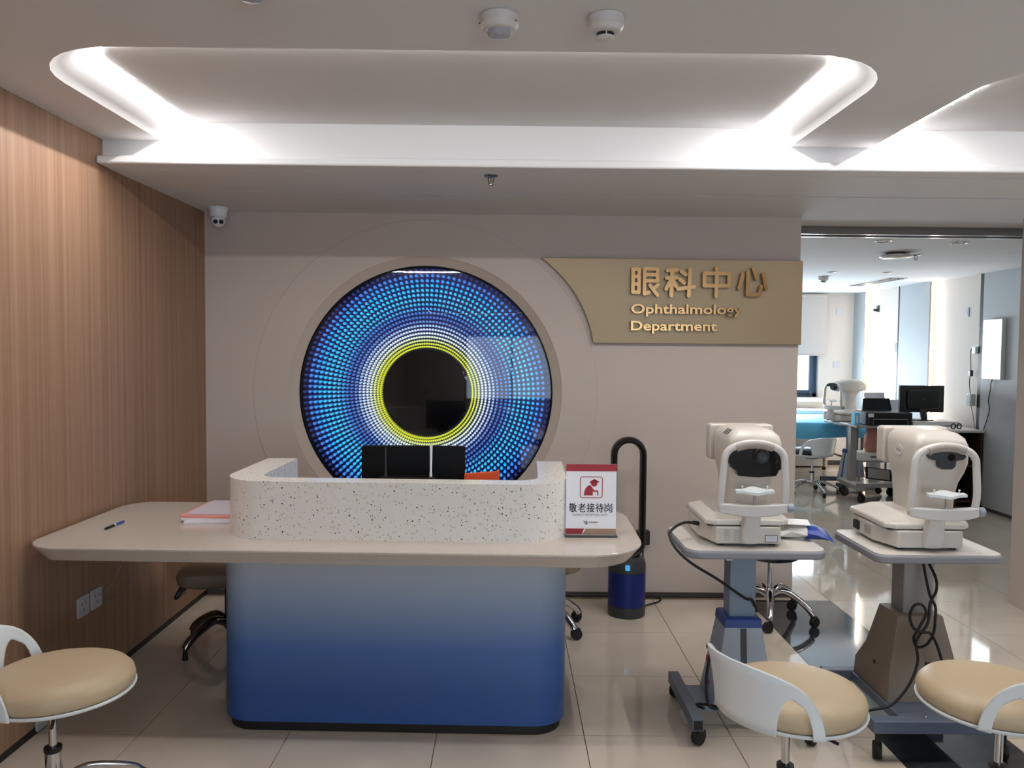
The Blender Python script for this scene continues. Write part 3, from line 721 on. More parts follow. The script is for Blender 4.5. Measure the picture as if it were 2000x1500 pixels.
# ------------------------------------------------------------------ shell stools
def stool(label, loc, back_deg, cushion='beige_leather', cast=.026, dz=-.05):
    t = thing('swivel_stool', label, 'stool', loc, math.radians(back_deg-180), 'white shell stools')
    def lobe(rx, z, cx=.018, n=48): return [(cx+rx*math.cos(2*PI*i/n)*(1.04 if math.cos(2*PI*i/n) > 0 else .97), rx*math.sin(2*PI*i/n), z) for i in range(n)]
    MB().loft([lobe(.06, .425), lobe(.12, .432), lobe(.185, .447), lobe(.214, .460), lobe(.2165, .466), lobe(.213, .470), lobe(.2, .466)]).build('seat_pan', 'white_plastic', t, smooth=50)
    MB().loft([lobe(.20, .464), lobe(.209, .474), lobe(.2135, .489), lobe(.209, .507), lobe(.194, .523), lobe(.16, .535), lobe(.10, .541), lobe(.04, .542)]).build('cushion', cushion, t, smooth=80)
    # wrap-around back: a curved sheet with an arched opening at each side
    H = [(0, .198), (15, .197), (30, .19), (43, .178), (54, .162), (62, .142), (68, .12), (73, .094), (77, .066), (80, .034), (82, .004)]
    def hgt(p):
        p = abs(p)
        for (a, ha), (b_, hb) in zip(H, H[1:]):
            if p <= b_: return ha+(hb-ha)*(p-a)/(b_-a)
        return 0
    def low(p):
        p = abs(p)
        if p <= 41 or p >= 71: return 0
        u = (p-41)/30; e = math.sin(PI*u**.8)
        return max(0, min(.122*max(0, e)**.55, hgt(p)-.044))
    ph = sorted(set([-82+164*k_/54 for k_ in range(55)]+[s_*v for s_ in (-1, 1) for v in (41, 41.2, 41.7, 42.5, 70.8, 70.4, 70, 71)]))
    vs, fs, nr = [], [], 7
    for p in ph:
        lo_, hi = max(0, low(p)), hgt(p); hi = max(hi, lo_+.006)
        for j in range(nr):
            h = lo_+(hi-lo_)*j/(nr-1); a = PI+math.radians(p*.86); r = .2185+.14*h*h/.2*math.cos(math.radians(p*.9))+.010*h/.2
            vs.append((.018*.6+r*math.cos(a), r*math.sin(a), .462+h))
    for i in range(len(ph)-1):
        for j in range(nr-1): fs.append((i*nr+j, (i+1)*nr+j, (i+1)*nr+j+1, i*nr+j+1))
    b_ = MB().add(vs, fs).build('backrest', 'white_plastic', t, smooth=70)
    so = b_.modifiers.new('thickness', 'SOLIDIFY'); so.thickness = .007; so.offset = 0
    MB().lathe([(.07, .42), (.07, .43)], 20).build('mount_plate', 'black_plastic', t)
    MB().cyl((0, 0, .28), (0, 0, .425), .0125, 16).build('gas_rod', 'chrome', t)
    MB().lathe([(.014, .285), (.026, .284), (.0265, .272), (.024, .268)], 20).build('collar_ring', 'black_plastic', t)
    MB().lathe([(.0235, .10), (.0235, .222)], 20).build('sleeve', 'chrome', t)
    MB().tube([(0, 0, .418), (.03, -.12, .416), (.035, -.165, .414)], .005, 6).build('lever', 'black_plastic', t)
    for o in t.children:
        if o.name.split('.')[0] != 'sleeve': o.location.z = dz
    star(t, .27, .105, .06, 'chrome', ph=.5, cast=cast)
    return t
stool('white shell stool with beige seat, at the wood wall on the left', (-1.419, 2.45, 0), 197)
stool('white shell stool with beige seat, in front of the left instrument table', (.862, 2.37, 0), 206)
stool('white shell stool with beige seat, cut off by the right edge of the picture', (1.522, 2.38, 0), 296)

# chrome stool behind the left instrument table
ch = thing('chrome_stool', 'low round black stool on chrome five-leg castor base by the back wall', 'stool', (1.475, 4.36, 0), 0)
MB().lathe([(.02, .335), (.10, .34), (.15, .355), (.165, .375), (.165, .40), (.15, .415), (.02, .42)], 32).build('seat', 'black_leather', ch, smooth=50)
MB().cyl((0, 0, .1), (0, 0, .34), .017, 16).build('post', 'chrome', ch)
star(ch, .235, .135, .075, 'chrome', ph=-.62, r0=.02, r1=.016, cast=.028, arch=.045)
# office chairs at the staff side of the desk
def office_chair(label, loc, rz, cast, leg_mt, ph=.35, loops=True, R=.235):
    t = thing('office_chair', label, 'chair', loc, rz, 'office chairs behind the desk')
    MB().loft([[(x, y, z) for x, y in rr(.44*f, .42*f, .09, 0, 0, 6)] for z, f in ((.345, .86), (.36, .97), (.395, 1.0), (.415, .97), (.425, .8))]).build('seat', 'brown_leather', t, smooth=50)
    MB().loft([[(x, .2+z2*.08+yy, .47+z2) for x, yy in rr(.38*f, .045, .02, 0, 0, 4)] for z2, f in ((0, .8), (.05, 1), (.16, 1), (.2, .85))]).build('backrest', 'brown_leather', t, smooth=50)
    MB().tube(spline([(0, .1, .34), (0, .22, .34), (0, .25, .42), (0, .235, .55)], 6), .014, 8).build('back_bracket', 'black_plastic', t)
    for s_ in (-1, 1) if loops else ():
        MB().tube(spline([(s_*.19, -.14, .35), (s_*.215, -.15, .30), (s_*.22, -.02, .285), (s_*.215, .1, .30), (s_*.19, .09, .35)], 6), .010, 8).build('side_loop', 'black_plastic', t)
    MB().cyl((0, 0, .1), (0, 0, .35), .024, 16).build('post', 'black_plastic', t)
    star(t, R, .12, .065, leg_mt, ph=ph, r0=.022, r1=.018, cast=cast, arch=.04)
    return t
office_chair('brown padded office chair tucked in at the left behind the desk', (-1.37, 3.90, 0), .15, 0, 'dark_chrome', -2.41)
office_chair('office chair with chrome castor legs showing at the right behind the desk', (.194, 4.183, 0), -.2, .029, 'chrome', -.6, False, .232)

# ------------------------------------------------------------------ instrument tables
def table_top(t, w_, d_, z, cx, cy, r=.06):
    MB().prism(rr(w_, d_, r, cx, cy, 6), z-.034, z-.003).build('top_edge', 'table_edge', t, bevel=.008, seg=3)
    MB().prism(rr(w_-.012, d_-.012, r-.006, cx, cy, 6), z-.003, z).build('top_surface', 'table_top', t)
def housing(t, secs, mt, nm='housing', bevel=.004):
    return MB().loft([[(x+cx, y+cy, z) for x, y in ((-w_/2, -d_/2), (w_/2, -d_/2), (w_/2, d_/2), (-w_/2, d_/2))] for z, w_, d_, cx, cy in secs]).build(nm, mt, t, bevel=bevel, smooth=30)
def table_a(label, loc, rz=0):
    t = thing('instrument_table', label, 'table', loc, rz, 'motorised instrument tables')
    table_top(t, .54, .42, .745, .005, .03)
    MB().box(-.05, .055, .0, .09, .42, .712).build('column', 'blue_grey_metal', t, bevel=.004)
    housing(t, [(.085, .25, .22, 0, .045), (.405, .146, .14, 0, .045)], 'pale_blue_panel')
    housing(t, [(.398, .152, .148, 0, .045), (.43, .146, .142, 0, .045), (.436, .13, .126, 0, .045)], 'blue_collar', 'collar', .002)
    MB().loft([[(x, -.066+(z-.085)*.125-.0015, z) for x in (-.012, .012)]+[(x, -.06+(z-.085)*.125, z) for x in (.012, -.012)] for z in (.10, .395)]).build('scale_strip', 'charcoal', t)
    for i in range(4): MB().loft([[(-.1255+.162*zz-.001, y_, .14+.05*i+zz) for y_ in (.035, .055)]+[(-.12+.162*zz, y_, .14+.05*i+zz) for y_ in (.055, .035)] for zz in (.05*i*0, .018)], True, True).build('warning_icon', 'print_red' if i < 3 else 'charcoal', t)
    for s_ in (-1, 1):
        MB().box(s_*.215-.022, s_*.215+.022, -.2, .25, .062, .108).build('base_rail', 'slate_metal', t, bevel=.002)
        MB().box(s_*.215-.017, s_*.215+.017, -.2015, -.199, .067, .103).build('rail_opening', 'black_trim', t)
        for y_ in (-.18, .23): caster(t, s_*.215, y_, .07, .032, .8)
    MB().box(-.2, .2, -.04, .13, .066, .1).build('base_plate', 'blue_grey_metal', t, bevel=.003)
    MB().box(-.10, -.075, -.12, -.09, .692, .712).build('cable_hook', 'white_plastic', t, bevel=.003)
    return t
def table_b(label, loc, rz=0):
    t = thing('instrument_table', label, 'table', loc, rz, 'motorised instrument tables')
    table_top(t, .485, .42, .745, 0, .02, .045)
    MB().box(-.045, .075, .0, .1, .44, .712).build('column', 'warm_grey_metal', t, bevel=.004)
    housing(t, [(.15, .30, .30, 0, .04), (.22, .29, .30, 0, .04), (.30, .25, .22, .005, .04), (.465, .175, .16, .008, .045)], 'tan_grey_metal')
    MB().lathe([(.008, 0), (.008, .004)], 12, (0, 0, 0), T(-.142, .02, .26, 0, 0, -PI/2)).build('side_knob', 'black_plastic', t)
    MB().loft([[(x, -.075-(.30-z)*.45-.0015, z) for x in (.01, .06)]+[(x, -.07-(.30-z)*.45, z) for x in (.06, .01)] for z in (.275, .295)]).build('rating_plate', 'charcoal', t)
    for y_ in (-.25, .21):
        MB().box(-.275, .24, y_-.024, y_+.024, .108, .155).build('base_rail', 'slate_metal', t, bevel=.003)
        for x in (-.25, .215): caster(t, x, y_, .112, .032, 1.2)
    MB().box(-.16, .16, -.23, .19, .115, .152).build('base_plate', 'slate_metal', t, bevel=.003)
    for x in (-.07, .05): MB().lathe([(.006, 0), (.006, .004), (.003, .006)], 10, (x, -.24, .155)).build('bolt', 'chrome', t)
    return t
table_a('blue-grey instrument table on castors, left of the two in front', (.945, 3.12, 0))
table_b('tan and grey instrument table at right with a tangled black cord', (1.62, 3.09, 0))

# ------------------------------------------------------------------ eye examination instruments
def head(t, kind, hx):
    if kind == 3:
        nk = MB().loft([[(x, y+cy, z) for x, y in rr(w_, d_, .03, 0, 0, 5)] for z, w_, d_, cy in ((.118, .13, .17, .04), (.17, .10, .13, .04), (.22, .095, .12, .04), (.28, .11, .15, .05), (.32, .13, .2, .05))]).build('neck', 'device_shell', t, smooth=50)
        return MB().loft([[(x, y, z+cz) for x, z in rr(w_, h_, .035, 0, 0, 5)] for y, w_, h_, cz in ((-.15, .09, .075, .365), (-.13, .11, .10, .368), (.0, .15, .135, .378), (.12, .15, .13, .378), (.2, .14, .10, .37), (.225, .12, .08, .36))]).build('head', 'device_shell', t, smooth=50)
    secs = [(.118, .165, .19, .03), (.19, .168, .20, .03), (.245, .176, .22, .022), (.285, .196, .245, .014), (.325, .210, .26, .01), (.39, .212, .262, .012), (.418, .196, .25, .018), (.436, .16, .22, .024), (.446, .10, .16, .03)]
    return MB().loft([[(x+hx, y+cy, z) for x, y in rr(w_, d_, min(.03, w_*.25), 0, 0, 5)] for z, w_, d_, cy in secs]).build('head', 'device_shell', t, smooth=40)
def instrument(label, loc, rz, kind):
    t = thing('eye_examination_instrument', label, 'instrument', loc, rz, 'eye examination instruments')
    bp = [(-.125, -.18), (.12, -.18), (.15, -.10), (.155, .17), (.12, .19), (-.12, .19), (-.16, .15), (-.165, -.05)]
    MB().prism(bp, .010, .076).build('base', 'device_shell', t, bevel=.007, seg=3)
    for x, y in ((-.1, -.14), (.1, -.14), (-.11, .14), (.11, .14)): MB().lathe([(.014, 0), (.014, .011)], 12, (x, y, 0)).build('foot', 'black_rubber', t)
    MB().loft([[(x*f+cx2, y*f+dy_, z) for x, y in ((-.165, -.14), (-.13, -.172), (.13, -.172), (.165, -.14), (.165, .17), (-.165, .17))] for z, f, dy_, cx2 in ((.080, 1.0, .0, 0), (.100, .985, 0, 0), (.124, .70, .02, .02), (.130, .55, .03, .03))]).build('carriage_cover', 'device_shell', t, smooth=20, bevel=.006, seg=3)
    MB().prism([(-.15, -.15), (.14, -.15), (.14, .15), (-.15, .15)], .074, .081).build('gap_seal', 'black_trim', t)
    hx = {1: .04, 2: .072, 3: 0}[kind]; hd_ = head(t, kind, hx); fx = .005 if kind == 1 else .03
    # face of the head
    if kind == 1:
        face = [(x*1.04, .333+(z-.333)*1.1) for x, z in ((-.105, .352), (-.06, .388), (0, .398), (.06, .388), (.105, .352), (.102, .318), (.092, .30), (.078, .292), (.068, .272), (0, .267), (-.068, .272), (-.078, .292), (-.092, .30), (-.1, .318))]
        MB().prism([(x*1.04+hx, z) for x, z in face], -.138, -.10, 'y').build('front_window', 'black_gloss', hd_, bevel=.003)
        MB().lathe([(.012, 0), (.03, 0), (.032, .004), (.028, .007), (.014, .002), (.012, .002)], 28, (0, 0, 0), T(hx+.012, -.138, .345, 0, PI/2)).build('lens_ring', 'black_plastic', hd_)
        MB().box(hx+.07, hx+.078, -.1395, -.137, .318, .33).build('sensor', 'charcoal', hd_)
        for i in range(3):
            y_ = -.055+.024*i; MB().loft([[(hx-.0995, yy_, .4185), (hx-.0805, yy_, .4385), (hx-.079, yy_, .4370), (hx-.097, yy_, .4165)] for yy_ in (y_, y_+.008)]).build('vent_slot', 'black_trim', hd_)
    elif kind == 3:
        MB().lathe([(.02, 0), (.036, 0), (.036, .03), (.028, .045), (.02, .045)], 24, (0, 0, 0), T(0, -.148, .365, 0, PI/2)).build('objective', 'black_gloss', hd_)
    else:
        mush = [(x*1.02, z-.019) for x, z in ((-.072, .375), (-.05, .394), (0, .40), (.05, .394), (.072, .375), (.06, .362), (.033, .357), (.03, .335), (.018, .325), (-.018, .325), (-.03, .335), (-.033, .357), (-.06, .362))]
        MB().prism([(x+hx, z) for x, z in mush], -.148, -.10, 'y').build('front_window', 'charcoal', hd_, bevel=.005)
        MB().lathe([(.002, .006), (.012, .006), (.014, 0), (.002, 0)], 20, (0, 0, 0), T(hx+.012, -.148, .353, 0, PI/2)).build('lens_ring', 'black_gloss', hd_)
        el = [(.032*math.cos(2*PI*i/28), .022*math.sin(2*PI*i/28)) for i in range(28)]
        MB().loft([[(hx-.105, .02-x, .36+z) for x, z in el], [(hx-.108, .02-x*.97, .36+z*.97) for x, z in el]]).build('badge', 'device_frame', hd_)
        for i in range(5): MB().prism(rr(.0065, .009, .001, .036-.0082*i, .363-.0012*i), hx-.1086, hx-.1078, 'x').build('badge_print', 'print_faint', hd_)
    if kind < 3: MB().prism(rr(.27, .15, .014, .06+(.04 if kind == 2 else 0), .365), .15, .215, 'y').build('display_unit', 'device_shell', t, bevel=.008, seg=3)
    if kind < 3: MB().box(hx-.02, hx+.04, .1, .16, .33, .40).build('display_arm', 'device_shell', t)
    # headrest frame with forehead band, lower yoke, chin rest
    yy = -.205
    fp = spline([(fx-.124, yy+.01, .158), (fx-.122, yy, .22), (fx-.115, yy, .31), (fx-.110, yy, .352), (fx-.090, yy, .380), (fx-.045, yy, .398), (fx, yy, .403), (fx+.045, yy, .398), (fx+.090, yy, .380), (fx+.112, yy, .352), (fx+.117, yy, .31), (fx+.122, yy, .22), (fx+.120, yy+.01, .158)], 6)
    fr = MB().tube(fp, .0138, 10).build('headrest_frame', 'device_frame', t, smooth=60)
    pp = [p for p in fp if abs(p.x-fx) < .072 and p.z > .3]
    MB().tube([p+Vector((0, -.002, -.005)) for p in pp], .0165, 12).build('forehead_pad', 'pad_grey' if kind < 3 else 'black_plastic', fr, smooth=60)
    yk = []
    for k_ in range(13):
        u = -1+2*k_/12; x = fx+.130*u; yo = yy-.028*(1-u*u)+.004; b_ = .138-.012*(1-u*u)
        yk.append([(x, yo+dy_, z) for dy_, z in ((-.014, b_), (.018, b_), (.018, .172), (-.014, .172))])
    MB().loft(yk).build('lower_yoke', 'device_frame', t, bevel=.005, smooth=40, seg=3)
    MB().loft([[(x, y+cy, z) for x, y in rr(w_, .05, .016, 0, 0, 4)] for z, w_, cy in ((.012, .05, -.165), (.016, .066, -.175), (.035, .07, -.185), (.09, .066, -.195), (.145, .062, -.205))]).build('support_column', 'device_frame', t, smooth=45)
    MB().cyl((fx, yy-.012, .17), (fx, yy-.012, .214), .0055, 12).build('chin_rod', 'chrome', t)
    cr = []
    for k_ in range(17):
        u = -1+2*k_/16; x = fx+.072*u; dd_ = .011+.020*math.exp(-(u*2.2)**2); zz = .222-.005*math.exp(-(u*2.2)**2)
        cr.append([(x, yy-.014-dd_, zz-.007), (x, yy-.014+dd_, zz-.004), (x, yy-.014+dd_, zz+.006+.012*math.exp(-(u*2.4)**2)), (x, yy-.014-dd_, zz+.003)])
    co = MB().loft(cr).build('chin_rest', 'white_plastic', t, smooth=60)
    for s_ in (-1, 1): MB().lathe([(.002, .22), (.002, .236), (.0045, .238), (.0035, .242)], 10, (fx+s_*.047, yy-.014, 0)).build('pin', 'white_plastic', co)
    MB().lathe([(.017, 0), (.018, .004), (.018, .02), (.015, .024)], 18, (0, 0, 0), T(fx+.13, yy+.005, .155, 0, 0, PI/2)).build('height_knob', 'grey_knob', t)
    if kind == 1:
        MB().prism(rr(.048, .028, .001, .085, .032), -.1815, -.1795, 'y').build('rating_label', 'print_black', t)
        MB().prism(rr(.044, .024, .001, .085, .032), -.1822, -.1814, 'y').build('label_paper', 'paper', t)
        for i in range(4): MB().prism(rr(.034, .0012, .0005, .085, .023+.006*i), -.1826, -.1821, 'y').build('label_line', 'print_faint', t)
        for i in range(5): MB().prism(rr(.022, .003, .001, -.085, .026+.009*i), -.1812, -.18, 'y').build('embossed_print', 'print_faint', t); MB().prism(rr(.016, .003, .001, -.05, .026+.009*i), -.1812, -.18, 'y').build('embossed_print', 'print_faint', t)
    elif kind == 2:
        for i in range(4): MB().loft([[(-.1655+.25*max(0, -.05-y_)*1.0-.001, y_, z_) for z_ in (.030+.009*i, .0335+.009*i)]+[(-.160+.25*max(0, -.05-y_), y_, z_) for z_ in (.0335+.009*i, .030+.009*i)] for y_ in (-.04, .02)]).build('side_print', 'print_faint', t)
        MB().box(-.172, -.155, .065, .11, .024, .06).build('side_socket', 'black_plastic', t, bevel=.004)
    return t
instrument('cream eye examination instrument with a large black front window', (.932, 3.185, .7455), 0, 1)
instrument('cream eye examination instrument with a small dark mushroom-shaped window', (1.608, 3.14, .7455), 0, 2)

pk = thing('wipes_packet', 'crumpled blue and white wipes packet beside the left instrument', 'packet', (1.185, 3.17, .7455), -.25); pk.scale = (1.2, 1.25, 1.8)
def pillow(x0, x1, prof):
    L2 = []
    for u, w_, h in prof: x = x0+(x1-x0)*u; L2.append([(x, .055*w_*math.cos(2*PI*i/10)+.006*math.sin(7*u+i), max(0, .5*.032*h+.5*.032*h*math.sin(2*PI*i/10)+.003*math.sin(3*i+9*u))) for i in range(10)])
    return MB().loft(L2)
pillow(-.08, .02, [(0, .95, .15), (.15, 1, .6), (.5, 1.02, 1.05), (1, 1, 1)]).build('white_half', 'pack_white', pk, smooth=25)
pillow(.02, .10, [(0, 1, 1), (.4, 1.04, .9), (.8, .95, .5), (1, .9, .1)]).build('blue_half', 'pack_blue', pk, smooth=25)
MB().box(-.06, .03, -.05, .035, .034, .0355).build('flap', 'pack_white', pk)

def cord(pts, r, label, mt='black_rubber', n=6, name='power_cord'):
    return tag(MB().tube(spline(pts, n), r, 8).build(name, mt, smooth=80), label, 'cord')
cord([(.79, 3.14, .80), (.74, 3.12, .812), (.70, 3.09, .818), (.655, 3.04, .812), (.622, 2.98, .798), (.631, 2.925, .762), (.689, 2.92, .706), (.81, 2.99, .623), (.932, 3.04, .535), (.976, 3.09, .513), (1.01, 3.14, .45)], .0055, 'thick black power cord hanging off the left instrument table', name='power_lead')
MB().tube([(.80, 3.145, .80), (.745, 3.125, .811)], [.011, .008], 8).build('plug', 'black_rubber', bpy.data.objects['power_lead'])
cord([(.80, 3.02, .33), (.785, 3.0, .293), (.772, 2.98, .223), (.778, 2.97, .15), (.80, 2.98, .125), (.83, 3.0, .118), (.79, 3.04, .112), (.755, 3.05, .107), (.77, 3.0, .115)], .006, 'black cord curled on the base of the left instrument table', name='power_lead')
cord([(1.629, 3.06, .70), (1.63, 3.03, .623), (1.632, 3.0, .563), (1.645, 2.985, .527), (1.639, 2.97, .49), (1.628, 2.96, .43), (1.6, 2.955, .388), (1.565, 2.955, .38), (1.548, 2.95, .414), (1.563, 2.945, .453), (1.592, 2.95, .51), (1.579, 2.96, .54), (1.55, 2.96, .535), (1.533, 2.955, .495), (1.547, 2.95, .453), (1.575, 2.94, .44), (1.605, 2.945, .437), (1.632, 2.95, .40), (1.65, 2.94, .34), (1.657, 2.92, .27), (1.655, 2.9, .2)], .0052, 'black cord looped in a knot below the right instrument table top', n=7, name='power_lead')
cord([(1.632, 3.06, .71), (1.648, 3.0, .641), (1.642, 2.975, .592), (1.612, 2.96, .545), (1.596, 2.945, .473), (1.556, 2.945, .404), (1.553, 2.925, .334), (1.51, 2.9, .255), (1.444, 2.89, .185), (1.376, 2.89, .165), (1.33, 2.95, .12), (1.32, 3.05, .02)], .0052, 'black cord sweeping down across the right table housing to the floor', n=7, name='power_lead')

# ------------------------------------------------------------------ ceiling fittings
def detector(label, loc, kind):
    t = thing('ceiling_detector', label, 'detector', loc, 0, 'ceiling detectors')
    if kind == 0:
        MB().lathe([(.050, 0), (.053, -.004), (.053, -.028), (.046, -.04), (.037, -.043), (.01, -.043)], 40).build('housing', 'device_frame', t, smooth=30)
        MB().lathe([(.037, -.042), (.034, -.052), (.024, -.058), (.004, -.06)], 32).build('lens', 'lens_grey', t, smooth=60)
        for a in (-.6, 1.7, 3.3): MB().lathe([(.003, 0), (.003, .002)], 8, (.0535*math.cos(a), .0535*math.sin(a), -.026)).build('screw', 'charcoal', t)
    else:
        MB().lathe([(.048, 0), (.050, -.003), (.050, -.01), (.0485, -.012), (.0495, -.03), (.042, -.042), (.03, -.046), (.01, -.046)], 40).build('housing', 'device_frame', t, smooth=30)
        MB().lathe([(.024, -.046), (.024, -.055)], 28).build('smoke_chamber', 'black_trim', t)
        MB().lathe([(.01, -.055), (.026, -.055), (.0265, -.06), (.02, -.064), (.004, -.065)], 28).build('cap', 'device_frame', t, smooth=40)
        for a in range(4): MB().box(-.0015, .0015, .022, .0265, -.057, -.044).build('rib', 'device_frame', t, smooth=0).rotation_euler = (0, 0, a*PI/2+PI)
    return t
detector('round ceiling detector with a frosted lens above the desk', (-.03, 2.205, ZC), 0)
detector('round smoke detector with a black slot above the desk', (.259, 2.205, ZC), 1)
detector('round ceiling detector cut off by the top edge of the picture', (-.636, 1.99, ZC), 0)
def sprinkler(label, loc):
    t = thing('fire_sprinkler', label, 'sprinkler', loc, 0, 'fire sprinklers')
    MB().lathe([(.033, 0), (.032, -.004), (.02, -.008), (.006, -.009)], 24).build('cover_plate', 'dark_chrome', t)
    MB().tube(spline([(-.011, 0, -.008), (-.012, 0, -.025), (-.006, 0, -.037), (0, 0, -.041), (.006, 0, -.037), (.012, 0, -.025), (.011, 0, -.008)], 4), .0022, 6).build('yoke', 'dark_chrome', t)
    MB().cyl((0, 0, -.008), (0, 0, -.036), .0018, 6).build('bulb', 'dark_chrome', t)
    MB().lathe([(.004, -.041), (.013, -.042), (.013, -.0435), (.004, -.0435)], 16).build('deflector', 'dark_chrome', t)
sprinkler('small fire sprinkler hanging from the soffit above the desk', (-.083, 3.676, ZS))
cm_ = thing('security_camera', 'white turret security camera in the corner above the wood wall', 'camera', (-1.665, 4.60, ZS))
MB().lathe([(.056, 0), (.056, -.006), (.052, -.010), (.046, -.05), (.044, -.055), (.02, -.056)], 36).build('cup', 'white_plastic', cm_, smooth=35)
bl = MB().ell((0, 0, -.072), .04, .04, .04, 24, 14).build('ball', 'white_plastic', cm_, smooth=80)
dcam = Vector((1.665, -4.6, 1.5-2.22)).normalized(); side = dcam.cross(Vector((0, 0, 1))).normalized()
for s_ in (-1, 1):
    c0 = Vector((0, 0, -.080))+dcam*.030+side*(s_*.0155)
    MB().cyl(c0, c0+dcam*.012, .0125, 16).build('lens', 'monitor_black', bl)

# ------------------------------------------------------------------ the far room
def bed():
    t = thing('examination_bed', 'examination bed under a bright blue sheet below the window', 'bed', (3.1, 9.45, 0))
    MB().box(-.95, .98, -.66, .5, .56, .68).build('mattress', 'bed_vinyl', t, bevel=.02)
    L2 = []
    for z, f in ((.535, 1.0), (.60, .998), (.66, .99), (.688, .985), (.695, .97)):
        L2.append([(x+.012*math.sin(9*y)*(z < .66), y+.010*math.sin(11*x+z*20)*(z < .66)+.0, z+(.014*math.sin(8*x+3*y) if z < .55 else 0)) for x, y in [(cx*f*.5*2.0+.015, cy*f-.08) for cx, cy in rr(1.97, 1.2, .03, 0, 0, 3)]])
    # refine the loop so the hem can ripple
    def dens(l):
        o_ = []
        for i in range(len(l)):
            a, b_ = Vector(l[i]), Vector(l[(i+1) % len(l)]); n_ = max(1, int((b_-a).length/.06))
            for k_ in range(n_): o_.append(a+(b_-a)*(k_/n_))
        return o_
    base = dens([(x, y, 0) for x, y in rr(1.97, 1.2, .03, .015, -.08, 3)])
    L2 = []
    for z, f in ((.525, 1.0), (.60, 1.0), (.66, .995), (.690, .985), (.697, .96)):
        L2.append([(p.x*f, p.y*f+(.010*math.sin(14*p.x+z*9)+.006*math.sin(31*p.x))*(z < .65), z+(.012*math.sin(7*p.x+5*p.y) if z < .55 else 0)) for p in base])
    MB().loft(L2, False, True).build('sheet', 'blue_sheet', t, smooth=50)
    for x in (-.85, .9):
        for y in (-.58, .47): MB().tube([(x, y, .56), (x, y, .03)], .017, 10).build('leg', 'bed_vinyl', t); MB().lathe([(.022, 0), (.022, .035)], 12, (x, y, 0)).build('foot', 'black_rubber', t)
    for x in (-.85, .9): MB().tube([(x, -.58, .24), (x, .47, .24)], .012, 8).build('stretcher', 'bed_vinyl', t)
bed()
cab = thing('radiator_cabinet', 'low white cabinet under the far window', 'cabinet', (3.25, 10.2, 0))
MB().box(-.95, .86, -.12, .20, .02, .70).build('body', 'white_laminate', cab, bevel=.004)
MB().box(-.97, .88, -.15, .20, .70, .74).build('top', 'white_laminate', cab, bevel=.004)
for x in (-.6, 0, .54): MB().box(x-.27, x+.27, -.127, -.12, .08, .67).build('front_panel', 'white_laminate', cab, bevel=.002)
bl_ = thing('roller_blind', 'beige roller blind pulled half down over the far window', 'blind', (3.2, YF-.05, 0))
MB().box(-1.0, .965, -.004, .004, 1.445, 2.2).build('fabric', 'blind_fabric', bl_)
MB().cyl((-1.0, .0, 2.215), (.965, .0, 2.215), .024, 16).build('roller', 'blind_fabric', bl_)
MB().box(-1.0, .965, -.008, .008, 1.43, 1.45).build('bottom_bar', 'blind_fabric', bl_, bevel=.003)
stool('white shell stool with black seat in the far room beside the bed', (3.2, 8.25, 0), 285, 'black_leather', .022)
table_a('instrument table in the far room beside the bed', (3.68, 8.50, 0), -PI/2)
instrument('cream eye examination instrument in the far room seen from the side', (3.64, 8.50, .7455), -1.2, 3)

ct = thing('printer_cart', 'grey metal cart on castors holding the black printer', 'cart', (3.735, 7.95, 0))
MB().box(-.30, .27, -.2, .2, .742, .766).build('top_shelf', 'warm_grey_metal', ct, bevel=.004)
MB().box(-.29, .27, -.2, .2, .17, .19).build('bottom_shelf', 'table_top', ct, bevel=.003)
MB().box(-.29, .27, -.21, -.2, .155, .192).build('shelf_lip', 'warm_grey_metal', ct)
for x in (-.24, .23):
    MB().box(x-.035, x+.03, -.02, .05, .19, .745).build('upright', 'warm_grey_metal', ct, bevel=.003)
    MB().box(x-.03, x+.03, -.23, .22, .12, .165).build('foot_rail', 'warm_grey_metal', ct, bevel=.003)
    for y in (-.19, .19): caster(ct, x, y, .125, .042, .6)
prn = thing('printer', 'black inkjet printer with paper sticking up in its rear tray', 'printer', (3.765, 7.92, .7665))
MB().prism(rr(.46, .34, .03), 0, .13).build('body', 'black_plastic', prn, bevel=.01)
MB().loft([[(x*f, .12+z*.25+y, .12+z) for x, y in ((-.135, -.012), (.135, -.012), (.135, .012), (-.135, .012))] for z, f in ((0, 1.12), (.13, 1.0))]).build('rear_tray', 'black_gloss', prn)
MB().loft([[(x, .14+z*.3+y, .12+z) for x, y in ((-.105, -.002), (.105, -.002), (.105, .002), (-.105, .002))] for z in (.02, .185)]).build('paper', 'paper', prn)
MB().box(-.17, .17, -.175, -.165, .012, .06).build('output_slot', 'black_gloss', prn)
MB().tube([(-.17, -.178, .01), (-.17, -.178, .063), (.17, -.178, .063), (.17, -.178, .01)], .0025, 6).build('tray_trim', 'print_faint', prn)
MB().prism(rr(.055, .036, .002, -.19, .10), -.1735, -.170, 'y').build('sticker', 'paper', prn)
gb = thing('glove_box', 'pale blue paper box standing at the left end of the cart', 'box', (3.452, 7.82, .7665))
MB().box(-.018, .03, -.03, .05, 0, .12).build('carton', 'blue_sheet', gb, bevel=.002)
MB().prism(rr(.02, .08, .005, .005, .06), -.032, -.030, 'y').build('print_panel', 'paper', gb)
lap = thing('laptop_screen', 'grey screen leaning behind the black printer', 'screen', (4.10, 8.50, .766))
MB().box(-.17, .16, 0, .02, .0, .21).build('frame', 'laptop_grey', lap, bevel=.003)
MB().box(-.15, .14, -.002, 0, .02, .19).build('panel', 'pale_blue_panel', lap)
sh = thing('side_stand', 'small white stand behind the cart holding the grey screen', 'stand', (4.14, 8.56, 0))
MB().box(-.17, .2, -.14, .16, .735, .7655).build('top', 'white_laminate', sh, bevel=.003)
